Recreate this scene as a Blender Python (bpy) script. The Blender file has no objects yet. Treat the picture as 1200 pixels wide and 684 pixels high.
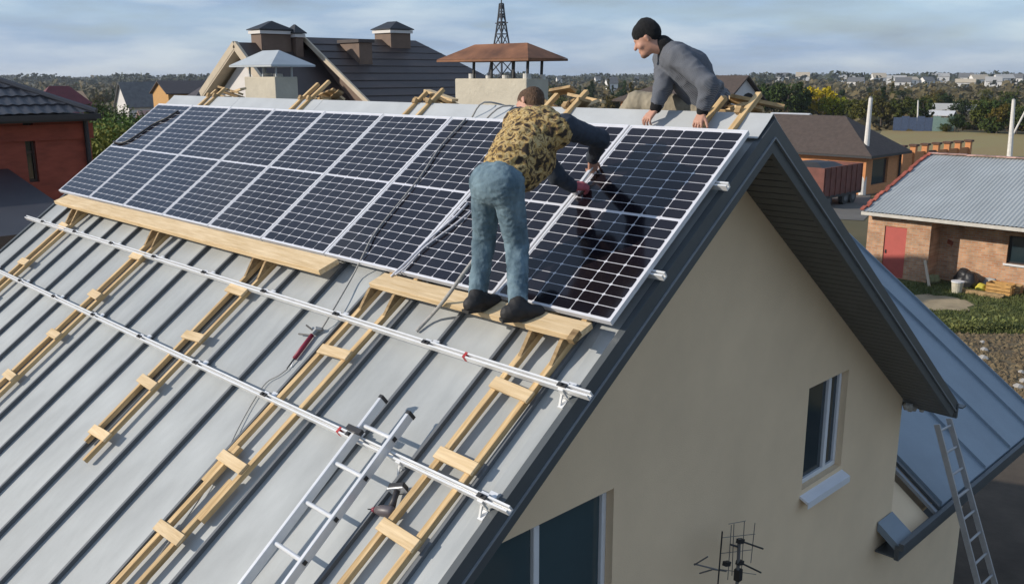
import bpy, bmesh, math, random
import numpy as np
from mathutils import Vector, Matrix, noise as mnoise
R = math.radians
sc = bpy.context.scene
C = sc.collection

# ------------------------------------------------------------------ camera
F_PX, PITCH, YAW, ROLL = 1070.5, R(13.338), R(45.363), R(-0.14)
CAM = np.array([3.347, -5.597, 8.070])
def cam_axes():
    f = np.array([-math.sin(YAW)*math.cos(PITCH), math.cos(YAW)*math.cos(PITCH), -math.sin(PITCH)])
    r = np.array([math.cos(YAW), math.sin(YAW), 0.0]); u = np.cross(r, f)
    return math.cos(ROLL)*r + math.sin(ROLL)*u, -math.sin(ROLL)*r + math.cos(ROLL)*u, f
AX = cam_axes()
cd = bpy.data.cameras.new('camera'); cam = bpy.data.objects.new('camera', cd); C.objects.link(cam)
cd.sensor_width = 36; cd.lens = F_PX/1200*36; cd.clip_end = 9000; cd.clip_start = 0.1
cam.matrix_world = Matrix([[AX[0][i], AX[1][i], -AX[2][i], CAM[i]] for i in range(3)] + [[0, 0, 0, 1]])
sc.camera = cam

# ------------------------------------------------------------------ light
SUN_EL = R(23); SUN_TO = (-0.60, -0.80)           # horizontal direction towards the sun
wd = bpy.data.worlds.new('World'); sc.world = wd; wd.use_nodes = True
wn = wd.node_tree; wn.nodes.clear()
def WN(t, **k):
    n = wn.nodes.new(t)
    for a, b in k.items(): setattr(n, a, b)
    return n
sky = WN('ShaderNodeTexSky', sky_type='NISHITA', sun_disc=False)
sky.sun_elevation = SUN_EL; sky.sun_rotation = math.atan2(SUN_TO[0], SUN_TO[1])
sky.air_density = 1.0; sky.dust_density = 0.4; sky.ozone_density = 3.0
tc = WN('ShaderNodeTexCoord'); mp = WN('ShaderNodeMapping'); mp.inputs['Scale'].default_value = (1.0, 1.0, 5.5)
mp.inputs['Rotation'].default_value = (0, 0, 0.6)
nz = WN('ShaderNodeTexNoise'); nz.inputs['Scale'].default_value = 2.1; nz.inputs['Detail'].default_value = 7; nz.inputs['Roughness'].default_value = 0.55
nz2 = WN('ShaderNodeTexNoise'); nz2.inputs['Scale'].default_value = 5.0; nz2.inputs['Detail'].default_value = 5
rp = WN('ShaderNodeValToRGB'); rp.color_ramp.elements[0].color = (0.7, 0.7, 0.7, 1); rp.color_ramp.elements[0].position = 0.30; rp.color_ramp.elements[1].position = 0.62
rp2 = WN('ShaderNodeValToRGB'); rp2.color_ramp.elements[0].position = 0.36; rp2.color_ramp.elements[1].position = 0.68
rp2.color_ramp.elements[0].color = (1.35, 1.70, 2.25, 1); rp2.color_ramp.elements[1].color = (2.65, 3.05, 3.6, 1)
em_ = rp2.color_ramp.elements.new(0.50); em_.color = (1.5, 2.05, 3.0, 1)
mx = WN('ShaderNodeMix', data_type='RGBA'); bg = WN('ShaderNodeBackground'); ow = WN('ShaderNodeOutputWorld')
mf = WN('ShaderNodeMath', operation='MULTIPLY'); mf.inputs[1].default_value = 0.93
bg.inputs['Strength'].default_value = 0.15
L = wn.links.new
L(tc.outputs['Generated'], mp.inputs['Vector']); L(mp.outputs[0], nz.inputs['Vector']); L(mp.outputs[0], nz2.inputs['Vector'])
L(nz.outputs[0], rp.inputs[0]); L(nz2.outputs[0], rp2.inputs[0]); L(rp.outputs[0], mf.inputs[0])
L(mf.outputs[0], mx.inputs[0]); L(sky.outputs[0], mx.inputs[6]); L(rp2.outputs[0], mx.inputs[7])
L(mx.outputs[2], bg.inputs['Color']); L(bg.outputs[0], ow.inputs['Surface'])
sl = bpy.data.lights.new('sun', 'SUN'); sl.energy = 3.0; sl.angle = R(0.6); sl.color = (1.0, 0.91, 0.79)
sun = bpy.data.objects.new('sun', sl); C.objects.link(sun)
sd = Vector((SUN_TO[0]*math.cos(SUN_EL), SUN_TO[1]*math.cos(SUN_EL), math.sin(SUN_EL)*math.hypot(*SUN_TO)))
sun.rotation_euler = sd.to_track_quat('Z', 'Y').to_euler(); sun.location = (0, 0, 60)
vs = sc.view_settings; vs.view_transform = 'Standard'; vs.look = 'None'; vs.exposure = 0.47; vs.gamma = 1.0; vs.use_curve_mapping = False
sc.cycles.max_bounces = 6; sc.cycles.diffuse_bounces = 3; sc.cycles.glossy_bounces = 3

# ------------------------------------------------------------------ pixels to places
def ray(p):
    return AX[0]*((p[0]-600)/F_PX) + AX[1]*(-(p[1]-342)/F_PX) + AX[2]
def on(p, axis, val):                               # where the pixel's ray meets the plane axis = val
    d = ray(p); return CAM + d*((val-CAM[axis])/d[axis])
def gp(p, z=0.0): return on(p, 2, z)
def dep(p, d): return CAM + ray(p)*d
PIT = R(36.672); CA, SA = math.cos(PIT), math.sin(PIT)
YR, ZR = 0.27, 7.739                                # ridge line of the house
NV = np.array([0, -SA, CA]); DV = np.array([0, -CA, -SA])
def RF(u, s, n=0.0): return np.array([u, YR, ZR]) + s*DV + n*NV
def RP(p, n=0.0):
    d = ray(p); O = np.array([0, YR, ZR]) + n*NV
    P = CAM + d*(((O-CAM)@NV)/(d@NV)); return P[0], (P-np.array([0, YR, ZR]))@DV

# ------------------------------------------------------------------ materials
MATS = {}
def mat(name, col, rough=0.6, var=0.15, scale=6.0, stretch=(1, 1, 1), bump=0.0, bscale=30.0, metal=0.0, spec=0.5,
        col2=None, objcol=False, orand=0.0, coat=0.0, detail=4.0):
    if name in MATS: return MATS[name]
    m = bpy.data.materials.new(name); m.use_nodes = True; MATS[name] = m
    nt = m.node_tree; N = nt.nodes; K = nt.links.new; b = N['Principled BSDF']
    t = N.new('ShaderNodeTexCoord'); mp = N.new('ShaderNodeMapping'); mp.inputs['Scale'].default_value = stretch
    K(t.outputs['Object'], mp.inputs['Vector'])
    nz = N.new('ShaderNodeTexNoise'); nz.inputs['Scale'].default_value = scale; nz.inputs['Detail'].default_value = detail
    nz.inputs['Roughness'].default_value = 0.6
    K(mp.outputs[0], nz.inputs['Vector'])
    cr = N.new('ShaderNodeValToRGB'); e = cr.color_ramp.elements; e[0].position = 0.3; e[1].position = 0.7
    c1 = [max(0, c*(1-var)) for c in col]; c2 = [min(1, c*(1+var)) for c in col] if col2 is None else col2
    e[0].color = (*c1, 1); e[1].color = (*c2, 1)
    K(nz.outputs[0], cr.inputs[0]); out = cr.outputs[0]
    if objcol:
        oi = N.new('ShaderNodeObjectInfo'); mm = N.new('ShaderNodeMix'); mm.data_type = 'RGBA'; mm.blend_type = 'MULTIPLY'
        mm.inputs[0].default_value = 1; K(out, mm.inputs[6]); K(oi.outputs['Color'], mm.inputs[7]); out = mm.outputs[2]
    if orand:
        oi = N.new('ShaderNodeObjectInfo'); mr = N.new('ShaderNodeMapRange'); mr.inputs[3].default_value = 1-orand; mr.inputs[4].default_value = 1+orand
        K(oi.outputs['Random'], mr.inputs[0]); mm = N.new('ShaderNodeMix'); mm.data_type = 'RGBA'; mm.blend_type = 'MULTIPLY'
        mm.inputs[0].default_value = 1; K(out, mm.inputs[6]); K(mr.outputs[0], mm.inputs[7]); out = mm.outputs[2]
    K(out, b.inputs['Base Color'])
    b.inputs['Roughness'].default_value = rough; b.inputs['Metallic'].default_value = metal
    b.inputs['Specular IOR Level'].default_value = spec; b.inputs['Coat Weight'].default_value = coat; b.inputs['Coat Roughness'].default_value = 0.06
    if bump:
        nb = N.new('ShaderNodeTexNoise'); nb.inputs['Scale'].default_value = bscale; nb.inputs['Detail'].default_value = 3
        K(mp.outputs[0], nb.inputs['Vector']); bp = N.new('ShaderNodeBump'); bp.inputs['Strength'].default_value = bump; bp.inputs['Distance'].default_value = 0.02
        K(nb.outputs[0], bp.inputs['Height']); K(bp.outputs[0], b.inputs['Normal'])
    return m
def srgb(r, g, b):
    f = lambda c: (c/255/12.92) if c <= 10 else ((c/255+0.055)/1.055)**2.4
    return (f(r), f(g), f(b))

# ------------------------------------------------------------------ mesh builder
def unit(v): v = np.asarray(v, float); return v/np.linalg.norm(v)
class MB:
    def __init__(s): s.v = []; s.f = []; s.mi = []
    def add(s, V, Fs, mi=0):
        o = len(s.v); s.v += [tuple(map(float, p)) for p in V]; s.f += [tuple(i+o for i in f) for f in Fs]; s.mi += [mi]*len(Fs); return s
    def box(s, lo, hi, mi=0):
        (a, b, c), (d, e, f) = lo, hi
        return s.add([(a,b,c),(d,b,c),(d,e,c),(a,e,c),(a,b,f),(d,b,f),(d,e,f),(a,e,f)],
                     [(0,3,2,1),(4,5,6,7),(0,1,5,4),(1,2,6,5),(2,3,7,6),(3,0,4,7)], mi)
    def hexa(s, q0, q1, mi=0):                      # two quads, bottom then top, counter-clockwise from above
        return s.add(list(q0)+list(q1), [(3,2,1,0),(4,5,6,7),(0,1,5,4),(1,2,6,5),(2,3,7,6),(3,0,4,7)], mi)
    def bar(s, p0, p1, w, h, up=(0, 0, 1), mi=0, taper=1.0):
        p0, p1 = np.asarray(p0, float), np.asarray(p1, float); d = unit(p1-p0); up = np.asarray(up, float)
        if abs(d@unit(up)) > 0.98: up = np.array([1., 0, 0])
        x = unit(np.cross(d, up)); y = np.cross(x, d)
        def ring(p, k): return [p-x*w/2*k-y*h/2*k, p+x*w/2*k-y*h/2*k, p+x*w/2*k+y*h/2*k, p-x*w/2*k+y*h/2*k]
        return s.add(ring(p0, 1)+ring(p1, taper), [(0,1,2,3),(7,6,5,4),(0,4,5,1),(1,5,6,2),(2,6,7,3),(3,7,4,0)], mi)
    def tube(s, pts, r, n=8, mi=0, cap=True):
        pts = [np.asarray(p, float) for p in pts]; rs = r if isinstance(r, (list, tuple)) else [r]*len(pts)
        V = []; Fs = []; prev = None
        for i, p in enumerate(pts):
            d = unit(pts[min(i+1, len(pts)-1)]-pts[max(i-1, 0)])
            a = prev if prev is not None else (np.array([0, 0, 1.]) if abs(d[2]) < 0.9 else np.array([1., 0, 0]))
            x = unit(np.cross(d, a)); y = np.cross(x, d); prev = y
            for k in range(n):
                t = 2*math.pi*k/n; V.append(p+rs[i]*(x*math.cos(t)+y*math.sin(t)))
        for i in range(len(pts)-1):
            for k in range(n):
                a, b = i*n+k, i*n+(k+1) % n; Fs.append((a, a+n, b+n, b))
        if cap: Fs.append(tuple(range(n))); Fs.append(tuple(range(len(pts)*n-1, (len(pts)-1)*n-1, -1)))
        return s.add(V, Fs, mi)
    def prism(s, poly, off, mi=0):                  # 3-D polygon extruded by a vector
        n = len(poly); P = [np.asarray(p, float) for p in poly]; o = np.asarray(off, float)
        return s.add(P+[p+o for p in P], [tuple(range(n-1, -1, -1)), tuple(range(n, 2*n))]+[(i, (i+1) % n, (i+1) % n+n, i+n) for i in range(n)], mi)
    def mesh(s, name, mats, smooth=False):
        me = bpy.data.meshes.new(name); me.from_pydata(s.v, [], s.f)
        for m in (mats if isinstance(mats, (list, tuple)) else [mats]): me.materials.append(m)
        if any(s.mi): me.polygons.foreach_set('material_index', s.mi)
        bm = bmesh.new(); bm.from_mesh(me); bmesh.ops.recalc_face_normals(bm, faces=bm.faces); bm.to_mesh(me); bm.free()
        if smooth: me.polygons.foreach_set('use_smooth', [True]*len(me.polygons))
        me.update(); return me
    def build(s, name, mats, parent=None, smooth=False, bevel=0.0):
        o = link(name, s.mesh(name, mats, smooth), parent)
        if bevel:
            b = o.modifiers.new('bevel', 'BEVEL'); b.width = bevel; b.segments = 2; b.limit_method = 'ANGLE'
        return o
def link(name, me, parent=None):
    o = bpy.data.objects.new(name, me); C.objects.link(o)
    if parent is not None: o.parent = parent
    return o
def tag(o, label=None, cat=None, group=None, kind=None):
    for k, v in (('label', label), ('category', cat), ('group', group), ('kind', kind)):
        if v: o[k] = v
    return o
def empty(name, loc, rot=(0, 0, 0), label=None, cat=None, group=None):
    o = bpy.data.objects.new(name, None); C.objects.link(o); o.location = tuple(map(float, loc)); o.rotation_euler = rot; o.empty_display_size = 0.1
    return tag(o, label, cat, group)
def wall_mesh(outer, holes, to3d, thick):           # flat polygon with rectangular holes, given thickness along a vector
    bm = bmesh.new()
    def loop(pts):
        vs = [bm.verts.new(to3d(*p)) for p in pts]
        return [bm.edges.new((vs[i], vs[(i+1) % len(vs)])) for i in range(len(vs))]
    ed = loop(outer)
    for h in holes: ed += loop([(h[0], h[2]), (h[1], h[2]), (h[1], h[3]), (h[0], h[3])])
    bmesh.ops.triangle_fill(bm, use_beauty=True, use_dissolve=False, edges=ed)
    r = bmesh.ops.extrude_face_region(bm, geom=list(bm.faces))
    bmesh.ops.translate(bm, verts=[v for v in r['geom'] if isinstance(v, bmesh.types.BMVert)], vec=Vector(thick))
    bmesh.ops.recalc_face_normals(bm, faces=bm.faces)
    return bm
def bmobj(bm, name, m, parent=None):
    me = bpy.data.meshes.new(name); bm.to_mesh(me); bm.free(); me.materials.append(m); return link(name, me, parent)

# ------------------------------------------------------------------ palette
M_ROOF = mat('galvanised_sheet', (0.39, 0.405, 0.40), 0.48, 0.20, 1.9, (1, 0.45, 1), bump=0.12, bscale=2.4, spec=0.4, orand=0.04, detail=8)
M_SEAM = mat('seam_metal_shade', (0.12, 0.13, 0.14), 0.5, 0.1)  # darker than the sheets: shade on the seam sides is put into the colour
M_RIDGE = mat('ridge_sheet', (0.46, 0.475, 0.475), 0.45, 0.08, 3)
M_TRIM = mat('slate_trim', (0.080, 0.090, 0.095), 0.45, 0.08, 4)
M_TRIMLIP = mat('slate_trim_lip', (0.24, 0.26, 0.28), 0.4, 0.08, 4)
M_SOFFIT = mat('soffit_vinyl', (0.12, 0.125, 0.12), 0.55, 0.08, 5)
M_PLASTER = mat('cream_plaster', (0.80, 0.615, 0.405), 0.9, 0.06, 1.2, bump=0.25, bscale=120, detail=8)
M_PVC = mat('white_plastic', (0.74, 0.75, 0.76), 0.4, 0.04, 3)
M_BLUE = mat('blue_sheet', (0.20, 0.25, 0.295), 0.4, 0.08, 2, bump=0.06, bscale=2)
M_ALU = mat('aluminium', (0.70, 0.71, 0.72), 0.38, 0.06, 9, metal=0.35)
M_ALUW = mat('anodised_rail', (0.78, 0.78, 0.77), 0.4, 0.07, 9, metal=0.2)
M_FRAME = mat('panel_frame', (0.76, 0.76, 0.78), 0.35, 0.05, 9, metal=0.2)
M_BLACK = mat('black_plastic', (0.02, 0.02, 0.022), 0.5, 0.2, 9)
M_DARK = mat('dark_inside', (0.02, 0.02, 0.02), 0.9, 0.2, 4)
M_GLASS = mat('window_glass', (0.020, 0.034, 0.042), 0.06, 0.1, 1, spec=0.7)
M_WOOD_Y = mat('sawn_pine_along', (0.55, 0.35, 0.15), 0.75, 0.30, 5, (6, 0.5, 6), bump=0.25, bscale=14, col2=(0.70, 0.50, 0.26), orand=0.14)
M_WOOD_X = mat('sawn_pine_across', (0.66, 0.46, 0.23), 0.75, 0.15, 5, (0.5, 6, 6), bump=0.25, bscale=14, col2=(0.78, 0.60, 0.37), orand=0.10)
M_WOODOLD = mat('brown_offcuts', (0.28, 0.17, 0.07), 0.8, 0.35, 7, (1, 3, 3), bump=0.3, bscale=20, col2=(0.46, 0.32, 0.16), orand=0.2)
M_CELL = mat('silicon_cell', (0.0095, 0.0075, 0.011), 0.10, 0.12, 3, spec=0.5)
M_BACK = mat('panel_backsheet', (0.62, 0.62, 0.66), 0.12, 0.03, 3, spec=0.5)
M_STEELRUST = mat('rusty_sheet', (0.16, 0.065, 0.03), 0.75, 0.4, 3, bump=0.1, bscale=10, col2=(0.30, 0.13, 0.06), detail=8)
M_CAPGREY = mat('zinc_cap', (0.44, 0.47, 0.48), 0.45, 0.08, 3)
M_RENDER = mat('chimney_render', (0.52, 0.47, 0.37), 0.9, 0.12, 3, bump=0.3, bscale=25, detail=8)

# ================================================================== ground
def sheet(name, pts, z, m, kind='structure'):
    o = MB().add([(p[0], p[1], z) for p in pts], [tuple(range(len(pts)))]).build(name, m); tag(o, kind=kind); return o
M_GROUND = mat('dry_grassland', (0.085, 0.085, 0.032), 0.95, 0.35, 0.045, col2=(0.15, 0.115, 0.05), detail=10)
sheet('ground', [(-6000, -6000), (6000, -6000), (6000, 6000), (-6000, 6000)], 0.0, M_GROUND)
M_FIELD = mat('stubble_field', (0.36, 0.25, 0.095), 0.95, 0.25, 0.12, (1, 0.35, 1), col2=(0.26, 0.22, 0.08), detail=10)
sheet('field', [gp(p)[:2] for p in ((1018, 181), (1330, 190), (1330, 162), (1200, 158), (1110, 154), (1034, 152))], 0.012, M_FIELD)
M_LAWN = mat('mown_lawn', (0.055, 0.085, 0.018), 0.95, 0.4, 0.7, col2=(0.115, 0.125, 0.035), bump=0.6, bscale=9, detail=10)
sheet('lawn', [gp(p)[:2] for p in ((985, 318), (1260, 340), (1330, 396), (1120, 391), (1010, 380))], 0.014, M_LAWN)
M_SOIL = mat('dug_soil', (0.105, 0.075, 0.042), 1.0, 0.45, 1.1, bump=1.0, bscale=5, col2=(0.17, 0.13, 0.07), detail=10)
sheet('soil_bed', [gp(p)[:2] for p in ((1090, 389.5), (1330, 395), (1500, 620), (1000, 700), (1020, 480))], 0.018, M_SOIL)
M_YARD = mat('packed_yard', (0.075, 0.058, 0.042), 1.0, 0.35, 0.8, bump=0.5, bscale=6, detail=9)
sheet('yard', [(-14, -12), (9, -12), (9, 14), (-3.2, 16), (-14, 16)], 0.022, M_YARD)
M_ROAD = mat('grey_dirt_road', (0.13, 0.12, 0.105), 0.95, 0.2, 0.6, bump=0.3, bscale=6, detail=9)
sheet('road', [gp(p)[:2] for p in ((880, 252), (1012, 259), (1020, 250), (1020, 226), (880, 216))], 0.026, M_ROAD)
M_SAND = mat('sand_patch', (0.33, 0.26, 0.16), 1.0, 0.25, 1.5, bump=0.5, bscale=8)
ct = gp((1100, 355)); rr = random.Random(3)
sheet('bare_sand_patch', [(ct[0]+1.15*math.cos(t)*(1+0.3*rr.uniform(-1, 1)), ct[1]+1.25*math.sin(t)*(1+0.25*rr.uniform(-1, 1))) for t in [2*math.pi*i/22 for i in range(22)]], 0.022, M_SAND)

# ================================================================== the house
house = empty('plastered_house', (-4.6, 0.3, 0), label='cream plastered house with grey standing seam roof being fitted with panels', cat='house')
HO = np.array([-4.6, 0.3, 0.0])
def hl(p): return tuple(np.asarray(p, float)-HO)    # world to house space
def HMB(): return MB()
def hbuild(mb, name, m, parent=None, **k):
    mb.v = [tuple(np.asarray(p)-HO) for p in mb.v]
    return mb.build(name, m, house if parent is None else parent, **k)
XV, XW, XL = 0.03, -0.46, -9.36                     # verge, gable wall, far verge
SE = 5.42                                            # eave distance down the slope
YL, YRW = -3.72, 4.30
def soff(y): return ZR-0.155-abs(y-YR)*SA/CA-0.03   # underside of the roof over y
WR = (2.06, 2.87, 4.19, 5.22); WL = (-2.25, -0.81, 3.75, 5.18)
bm = wall_mesh([(YL, 0), (YRW, 0), (YRW, soff(YRW)), (YR, soff(YR)), (YL, soff(YL))], [WR, WL], lambda y, z: hl((XW, y, z)), (-0.3, 0, 0))
bmobj(bm, 'wall', M_PLASTER, house)
hbuild(MB().box((XL+0.5, YL, 0), (XW-0.305, YL+0.3, soff(YL)-0.25)), 'wall', M_PLASTER)
hbuild(MB().box((XL+0.5, YRW-0.3, 0), (XW-0.305, YRW, soff(YRW)-0.25)), 'wall', M_PLASTER)
bm = wall_mesh([(YL, 0), (YRW, 0), (YRW, soff(YRW)), (YR, soff(YR)), (YL, soff(YL))], [], lambda y, z: hl((XL+0.5, y, z)), (-0.003, 0, 0))
bmobj(bm, 'wall', M_PLASTER, house)
# windows
def window(y0, y1, z0, z1, mulls, sill=True, dark=M_GLASS, tilt=False):
    fr = MB(); xo = XW-0.065; t = 0.05
    for a, b, c, d in ((y0, y1, z0, z0+t), (y0, y1, z1-t, z1), (y0, y0+t, z0+t, z1-t), (y1-t, y1, z0+t, z1-t)):
        fr.box((xo-0.06, a+0.001, c+0.001), (xo, b-0.001, d-0.001))
    for m_ in mulls: fr.box((xo-0.058, m_-0.028, z0+t), (xo+0.004, m_+0.028, z1-t))
    w = hbuild(fr, 'window', M_PVC, bevel=0.006)
    edges = [y0+t]+[v for m_ in mulls for v in (m_-0.028, m_+0.028)]+[y1-t]
    for i in range(0, len(edges), 2):
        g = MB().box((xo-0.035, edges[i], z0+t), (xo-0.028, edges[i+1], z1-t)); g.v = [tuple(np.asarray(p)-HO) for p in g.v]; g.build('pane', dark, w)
        h_ = MB().box((xo-0.30, edges[i]-0.03, z0), (xo-0.25, edges[i+1]+0.03, z1)); h_.v = [tuple(np.asarray(p)-HO) for p in h_.v]; h_.build('blind', mat('window_blind', (0.10, 0.10, 0.095), 0.9, 0.1), w)
    if sill:
        s_ = MB().hexa([(XW-0.10, y0-0.03, z0-0.03), (XW+0.09, y0-0.03, z0-0.115), (XW+0.09, y1+0.03, z0-0.115), (XW-0.10, y1+0.03, z0-0.03)],
                       [(XW-0.10, y0-0.03, z0-0.004), (XW+0.09, y0-0.03, z0-0.088), (XW+0.09, y1+0.03, z0-0.088), (XW-0.10, y1+0.03, z0-0.004)])
        s_.v = [tuple(np.asarray(p)-HO) for p in s_.v]; s_.build('sill', mat('sill_white', (0.80, 0.82, 0.86), 0.35, 0.03), w)
        s2 = MB().box((XW+0.088, y0-0.03, z0-0.155), (XW+0.094, y1+0.03, z0-0.09)); s2.v = [tuple(np.asarray(p)-HO) for p in s2.v]; s2.build('sill_drip', M_PVC, w)
    return w
window(WR[0], WR[1], WR[2], WR[3], [2.62])
window(WL[0], WL[1], WL[2], WL[3], [-1.55], dark=mat('glass_teal_reflection', (0.045, 0.075, 0.085), 0.08, 0.1, 1, spec=0.7))  # teal sky reflection is painted into the glass colour

# roof, front slope: one pan per sheet, a standing seam at each joint
deck = MB().hexa([RF(XL+0.02, 0.03, -0.12), RF(XL+0.02, SE-0.03, -0.12), RF(XV-0.03, SE-0.03, -0.12), RF(XV-0.03, 0.03, -0.12)],
                 [RF(XL+0.02, 0.03, -0.012), RF(XL+0.02, SE-0.03, -0.012), RF(XV-0.03, SE-0.03, -0.012), RF(XV-0.03, 0.03, -0.012)])
hbuild(deck, 'roof_deck', M_TRIM)
SEAMS = [-0.23-0.535*k for k in range(18)]
edges = [XV-0.028]+[s for s in SEAMS if s > XL+0.1]+[XL+0.02]
rr = random.Random(11)
rot = Matrix.Rotation(PIT, 4, 'X')
def roof_local(u, s): return tuple(np.array(RF(u, s))-HO)
for i in range(len(edges)-1):
    u1, u0 = edges[i], edges[i+1]; w = (u1-u0)-0.012
    mb = MB(); nseg = 9; V = []; Fc = []
    for j in range(nseg+1):                          # slightly buckled pan
        y = -SE*j/nseg
        for k in range(5):
            x = -w/2+w*k/4; z = 0.0 if k in (0, 4) else (0.004*rr.uniform(-1, 1))
            V.append((x, y, z))
    for j in range(nseg):
        for k in range(4):
            a = j*5+k; Fc.append((a, a+5, a+6, a+1))
    mb.add(V, Fc)
    mb.box((-w/2, -SE-0.001, -0.03), (w/2, -SE+0.004, -0.002))
    o = mb.build('roof_sheet', M_ROOF, house, smooth=False); o.location = roof_local((u0+u1)/2, 0.0); o.rotation_euler = (PIT, 0, 0)
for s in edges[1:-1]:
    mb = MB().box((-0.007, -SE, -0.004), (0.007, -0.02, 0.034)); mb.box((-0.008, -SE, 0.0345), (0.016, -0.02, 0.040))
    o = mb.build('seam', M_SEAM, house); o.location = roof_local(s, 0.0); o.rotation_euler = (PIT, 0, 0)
# back slope
def RB(u, s, n=0.0): return np.array([u, YR, ZR]) + s*np.array([0, CA, -SA]) + n*np.array([0, SA, CA])
SB = 5.36
back = MB().hexa([RB(XL+0.02, 0.03, -0.12), RB(XV-0.03, 0.03, -0.12), RB(XV-0.03, SB, -0.12), RB(XL+0.02, SB, -0.12)],
                 [RB(XL+0.02, 0.03, 0), RB(XV-0.03, 0.03, 0), RB(XV-0.03, SB, 0), RB(XL+0.02, SB, 0)])
hbuild(back, 'back_roof', M_BLUE)
for k in range(18):
    if SEAMS[k] > XL: hbuild(MB().bar(RB(SEAMS[k], 0.05, 0.017), RB(SEAMS[k], SB, 0.017), 0.012, 0.034, (0, SA, CA)), 'seam', M_BLUE)
# ridge cap in lengths
for i in range(5):
    a, b = XV-0.02-i*1.875, XV-0.02-(i+1)*1.875+0.006
    mb = MB(); prof = [(-0.20, 0.038), (-0.05, 0.044), (0.0, 0.05)]
    top = [RF(0, 0.21, 0.040), RF(0, 0.04, 0.046), np.array([0, YR, ZR+0.066]), RB(0, 0.04, 0.046), RB(0, 0.21, 0.040)]
    low = [p-np.array([0, 0, 0.006]) for p in top[::-1]]
    mb.prism([(b, p[1], p[2]) for p in top+low], (a-b, 0, 0)); hbuild(mb, 'ridge_cap', M_RIDGE)
# verge trim: two stepped boards with a drip lip, both rakes
def rake(side, x0, sgn):
    fn = RF if side == 'f' else RB; Ls = SE if side == 'f' else SB
    s0 = 0.0
    def quad(n0, n1, xa, xb, name, m):
        # top of the board starts where both slopes meet above the ridge line
        k = SA/CA
        P = [fn(xa, -n0*k, n0), fn(xa, Ls, n0), fn(xa, Ls, n1), fn(xa, -n1*k, n1)]
        hbuild(MB().prism(P, (xb-xa, 0, 0)), name, m)
    quad(-0.075, 0.022, x0-sgn*0.05, x0, 'verge_trim', M_TRIM)
    quad(-0.085, -0.0752, x0-sgn*0.05, x0+sgn*0.012, 'drip_lip', M_TRIMLIP)
    quad(-0.165, -0.0852, x0-sgn*0.05, x0-sgn*0.008, 'bargeboard', M_TRIM)
for sd_ in ('f', 'b'): rake(sd_, XV, 1); rake(sd_, XL, -1)
# soffit boards under both rakes of the near gable
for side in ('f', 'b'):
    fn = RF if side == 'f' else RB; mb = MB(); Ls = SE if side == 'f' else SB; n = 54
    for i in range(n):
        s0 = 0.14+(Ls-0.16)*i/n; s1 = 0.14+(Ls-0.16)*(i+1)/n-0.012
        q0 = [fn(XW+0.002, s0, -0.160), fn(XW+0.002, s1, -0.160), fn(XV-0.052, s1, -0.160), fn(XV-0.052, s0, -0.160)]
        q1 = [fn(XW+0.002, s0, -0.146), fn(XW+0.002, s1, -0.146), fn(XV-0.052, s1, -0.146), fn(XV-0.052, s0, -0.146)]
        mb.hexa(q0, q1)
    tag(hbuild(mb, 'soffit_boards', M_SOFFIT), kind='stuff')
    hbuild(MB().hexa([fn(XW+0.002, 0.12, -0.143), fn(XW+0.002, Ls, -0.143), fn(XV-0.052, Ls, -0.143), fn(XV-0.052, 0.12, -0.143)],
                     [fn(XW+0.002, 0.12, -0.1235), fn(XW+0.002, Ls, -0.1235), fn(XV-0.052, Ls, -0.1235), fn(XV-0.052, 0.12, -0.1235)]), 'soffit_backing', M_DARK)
# eave end of the back rake: fascia return and a little raw fixing foam
e0 = RB(XV, SB, 0)
hbuild(MB().box((XW-0.3, e0[1]-0.02, e0[2]-0.16), (XV+0.01, e0[1]+0.02, e0[2]+0.01)), 'eave_fascia', M_TRIM)
hbuild(MB().box((XV-0.10, e0[1]+0.02, e0[2]-0.05), (XV+0.05, e0[1]+0.13, e0[2]-0.035)), 'gutter_end', M_TRIM)
mb = MB(); rr = random.Random(5)
for i in range(7):
    p = on((1062+i*4.6, 472+rr.uniform(-2, 7)), 0, XW+0.05+0.03*(i % 2)); r_ = rr.uniform(0.025, 0.045)
    hbuild(MB().tube([p-np.array([0, 0, r_]), p, p+np.array([0, 0.01, r_])], [r_*0.6, r_, r_*0.5], 7), 'foam_filler', mat('old_foam', (0.42, 0.40, 0.36), 0.9, 0.3, 20), smooth=True)
# side wing with its own blue roof falling towards the yard
XE, ZE, TW = -0.20, 3.05, 0.745
def wz(x): return ZE+(XE-x)*TW
def wp(x, y, n=0.0): return np.array([x, y, wz(x)+n])
YA, YB = 5.12, 9.05
hbuild(MB().hexa([wp(-4.2, YA, -0.06), wp(XE, YA, -0.06), wp(XE, YB, -0.06), wp(-4.2, YB, -0.06)], [wp(-4.2, YA), wp(XE, YA), wp(XE, YB), wp(-4.2, YB)]), 'wing_roof', M_BLUE)
for y in (YA+0.02, 6.6, 7.55, 8.45, YB-0.05):
    hbuild(MB().hexa([wp(-4.2, y-0.015), wp(XE, y-0.015), wp(XE, y+0.015), wp(-4.2, y+0.015)], [wp(-4.2, y-0.008, 0.045), wp(XE, y-0.008, 0.045), wp(XE, y+0.008, 0.045), wp(-4.2, y+0.008, 0.045)]), 'seam', M_BLUE)
for dy, nn, w_ in ((-0.05, 0.03, 0.05), (-0.13, -0.01, 0.06)):   # layered flashing of the near rake
    hbuild(MB().hexa([wp(-1.3, YA+dy-w_, nn-0.05), wp(XE+0.01, YA+dy-w_, nn-0.05), wp(XE+0.01, YA+dy, nn-0.05), wp(-1.3, YA+dy, nn-0.05)],
                     [wp(-1.3, YA+dy-w_, nn), wp(XE+0.01, YA+dy-w_, nn), wp(XE+0.01, YA+dy, nn), wp(-1.3, YA+dy, nn)]), 'wing_flashing', M_TRIMLIP if dy < -0.1 else M_TRIM)
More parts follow.
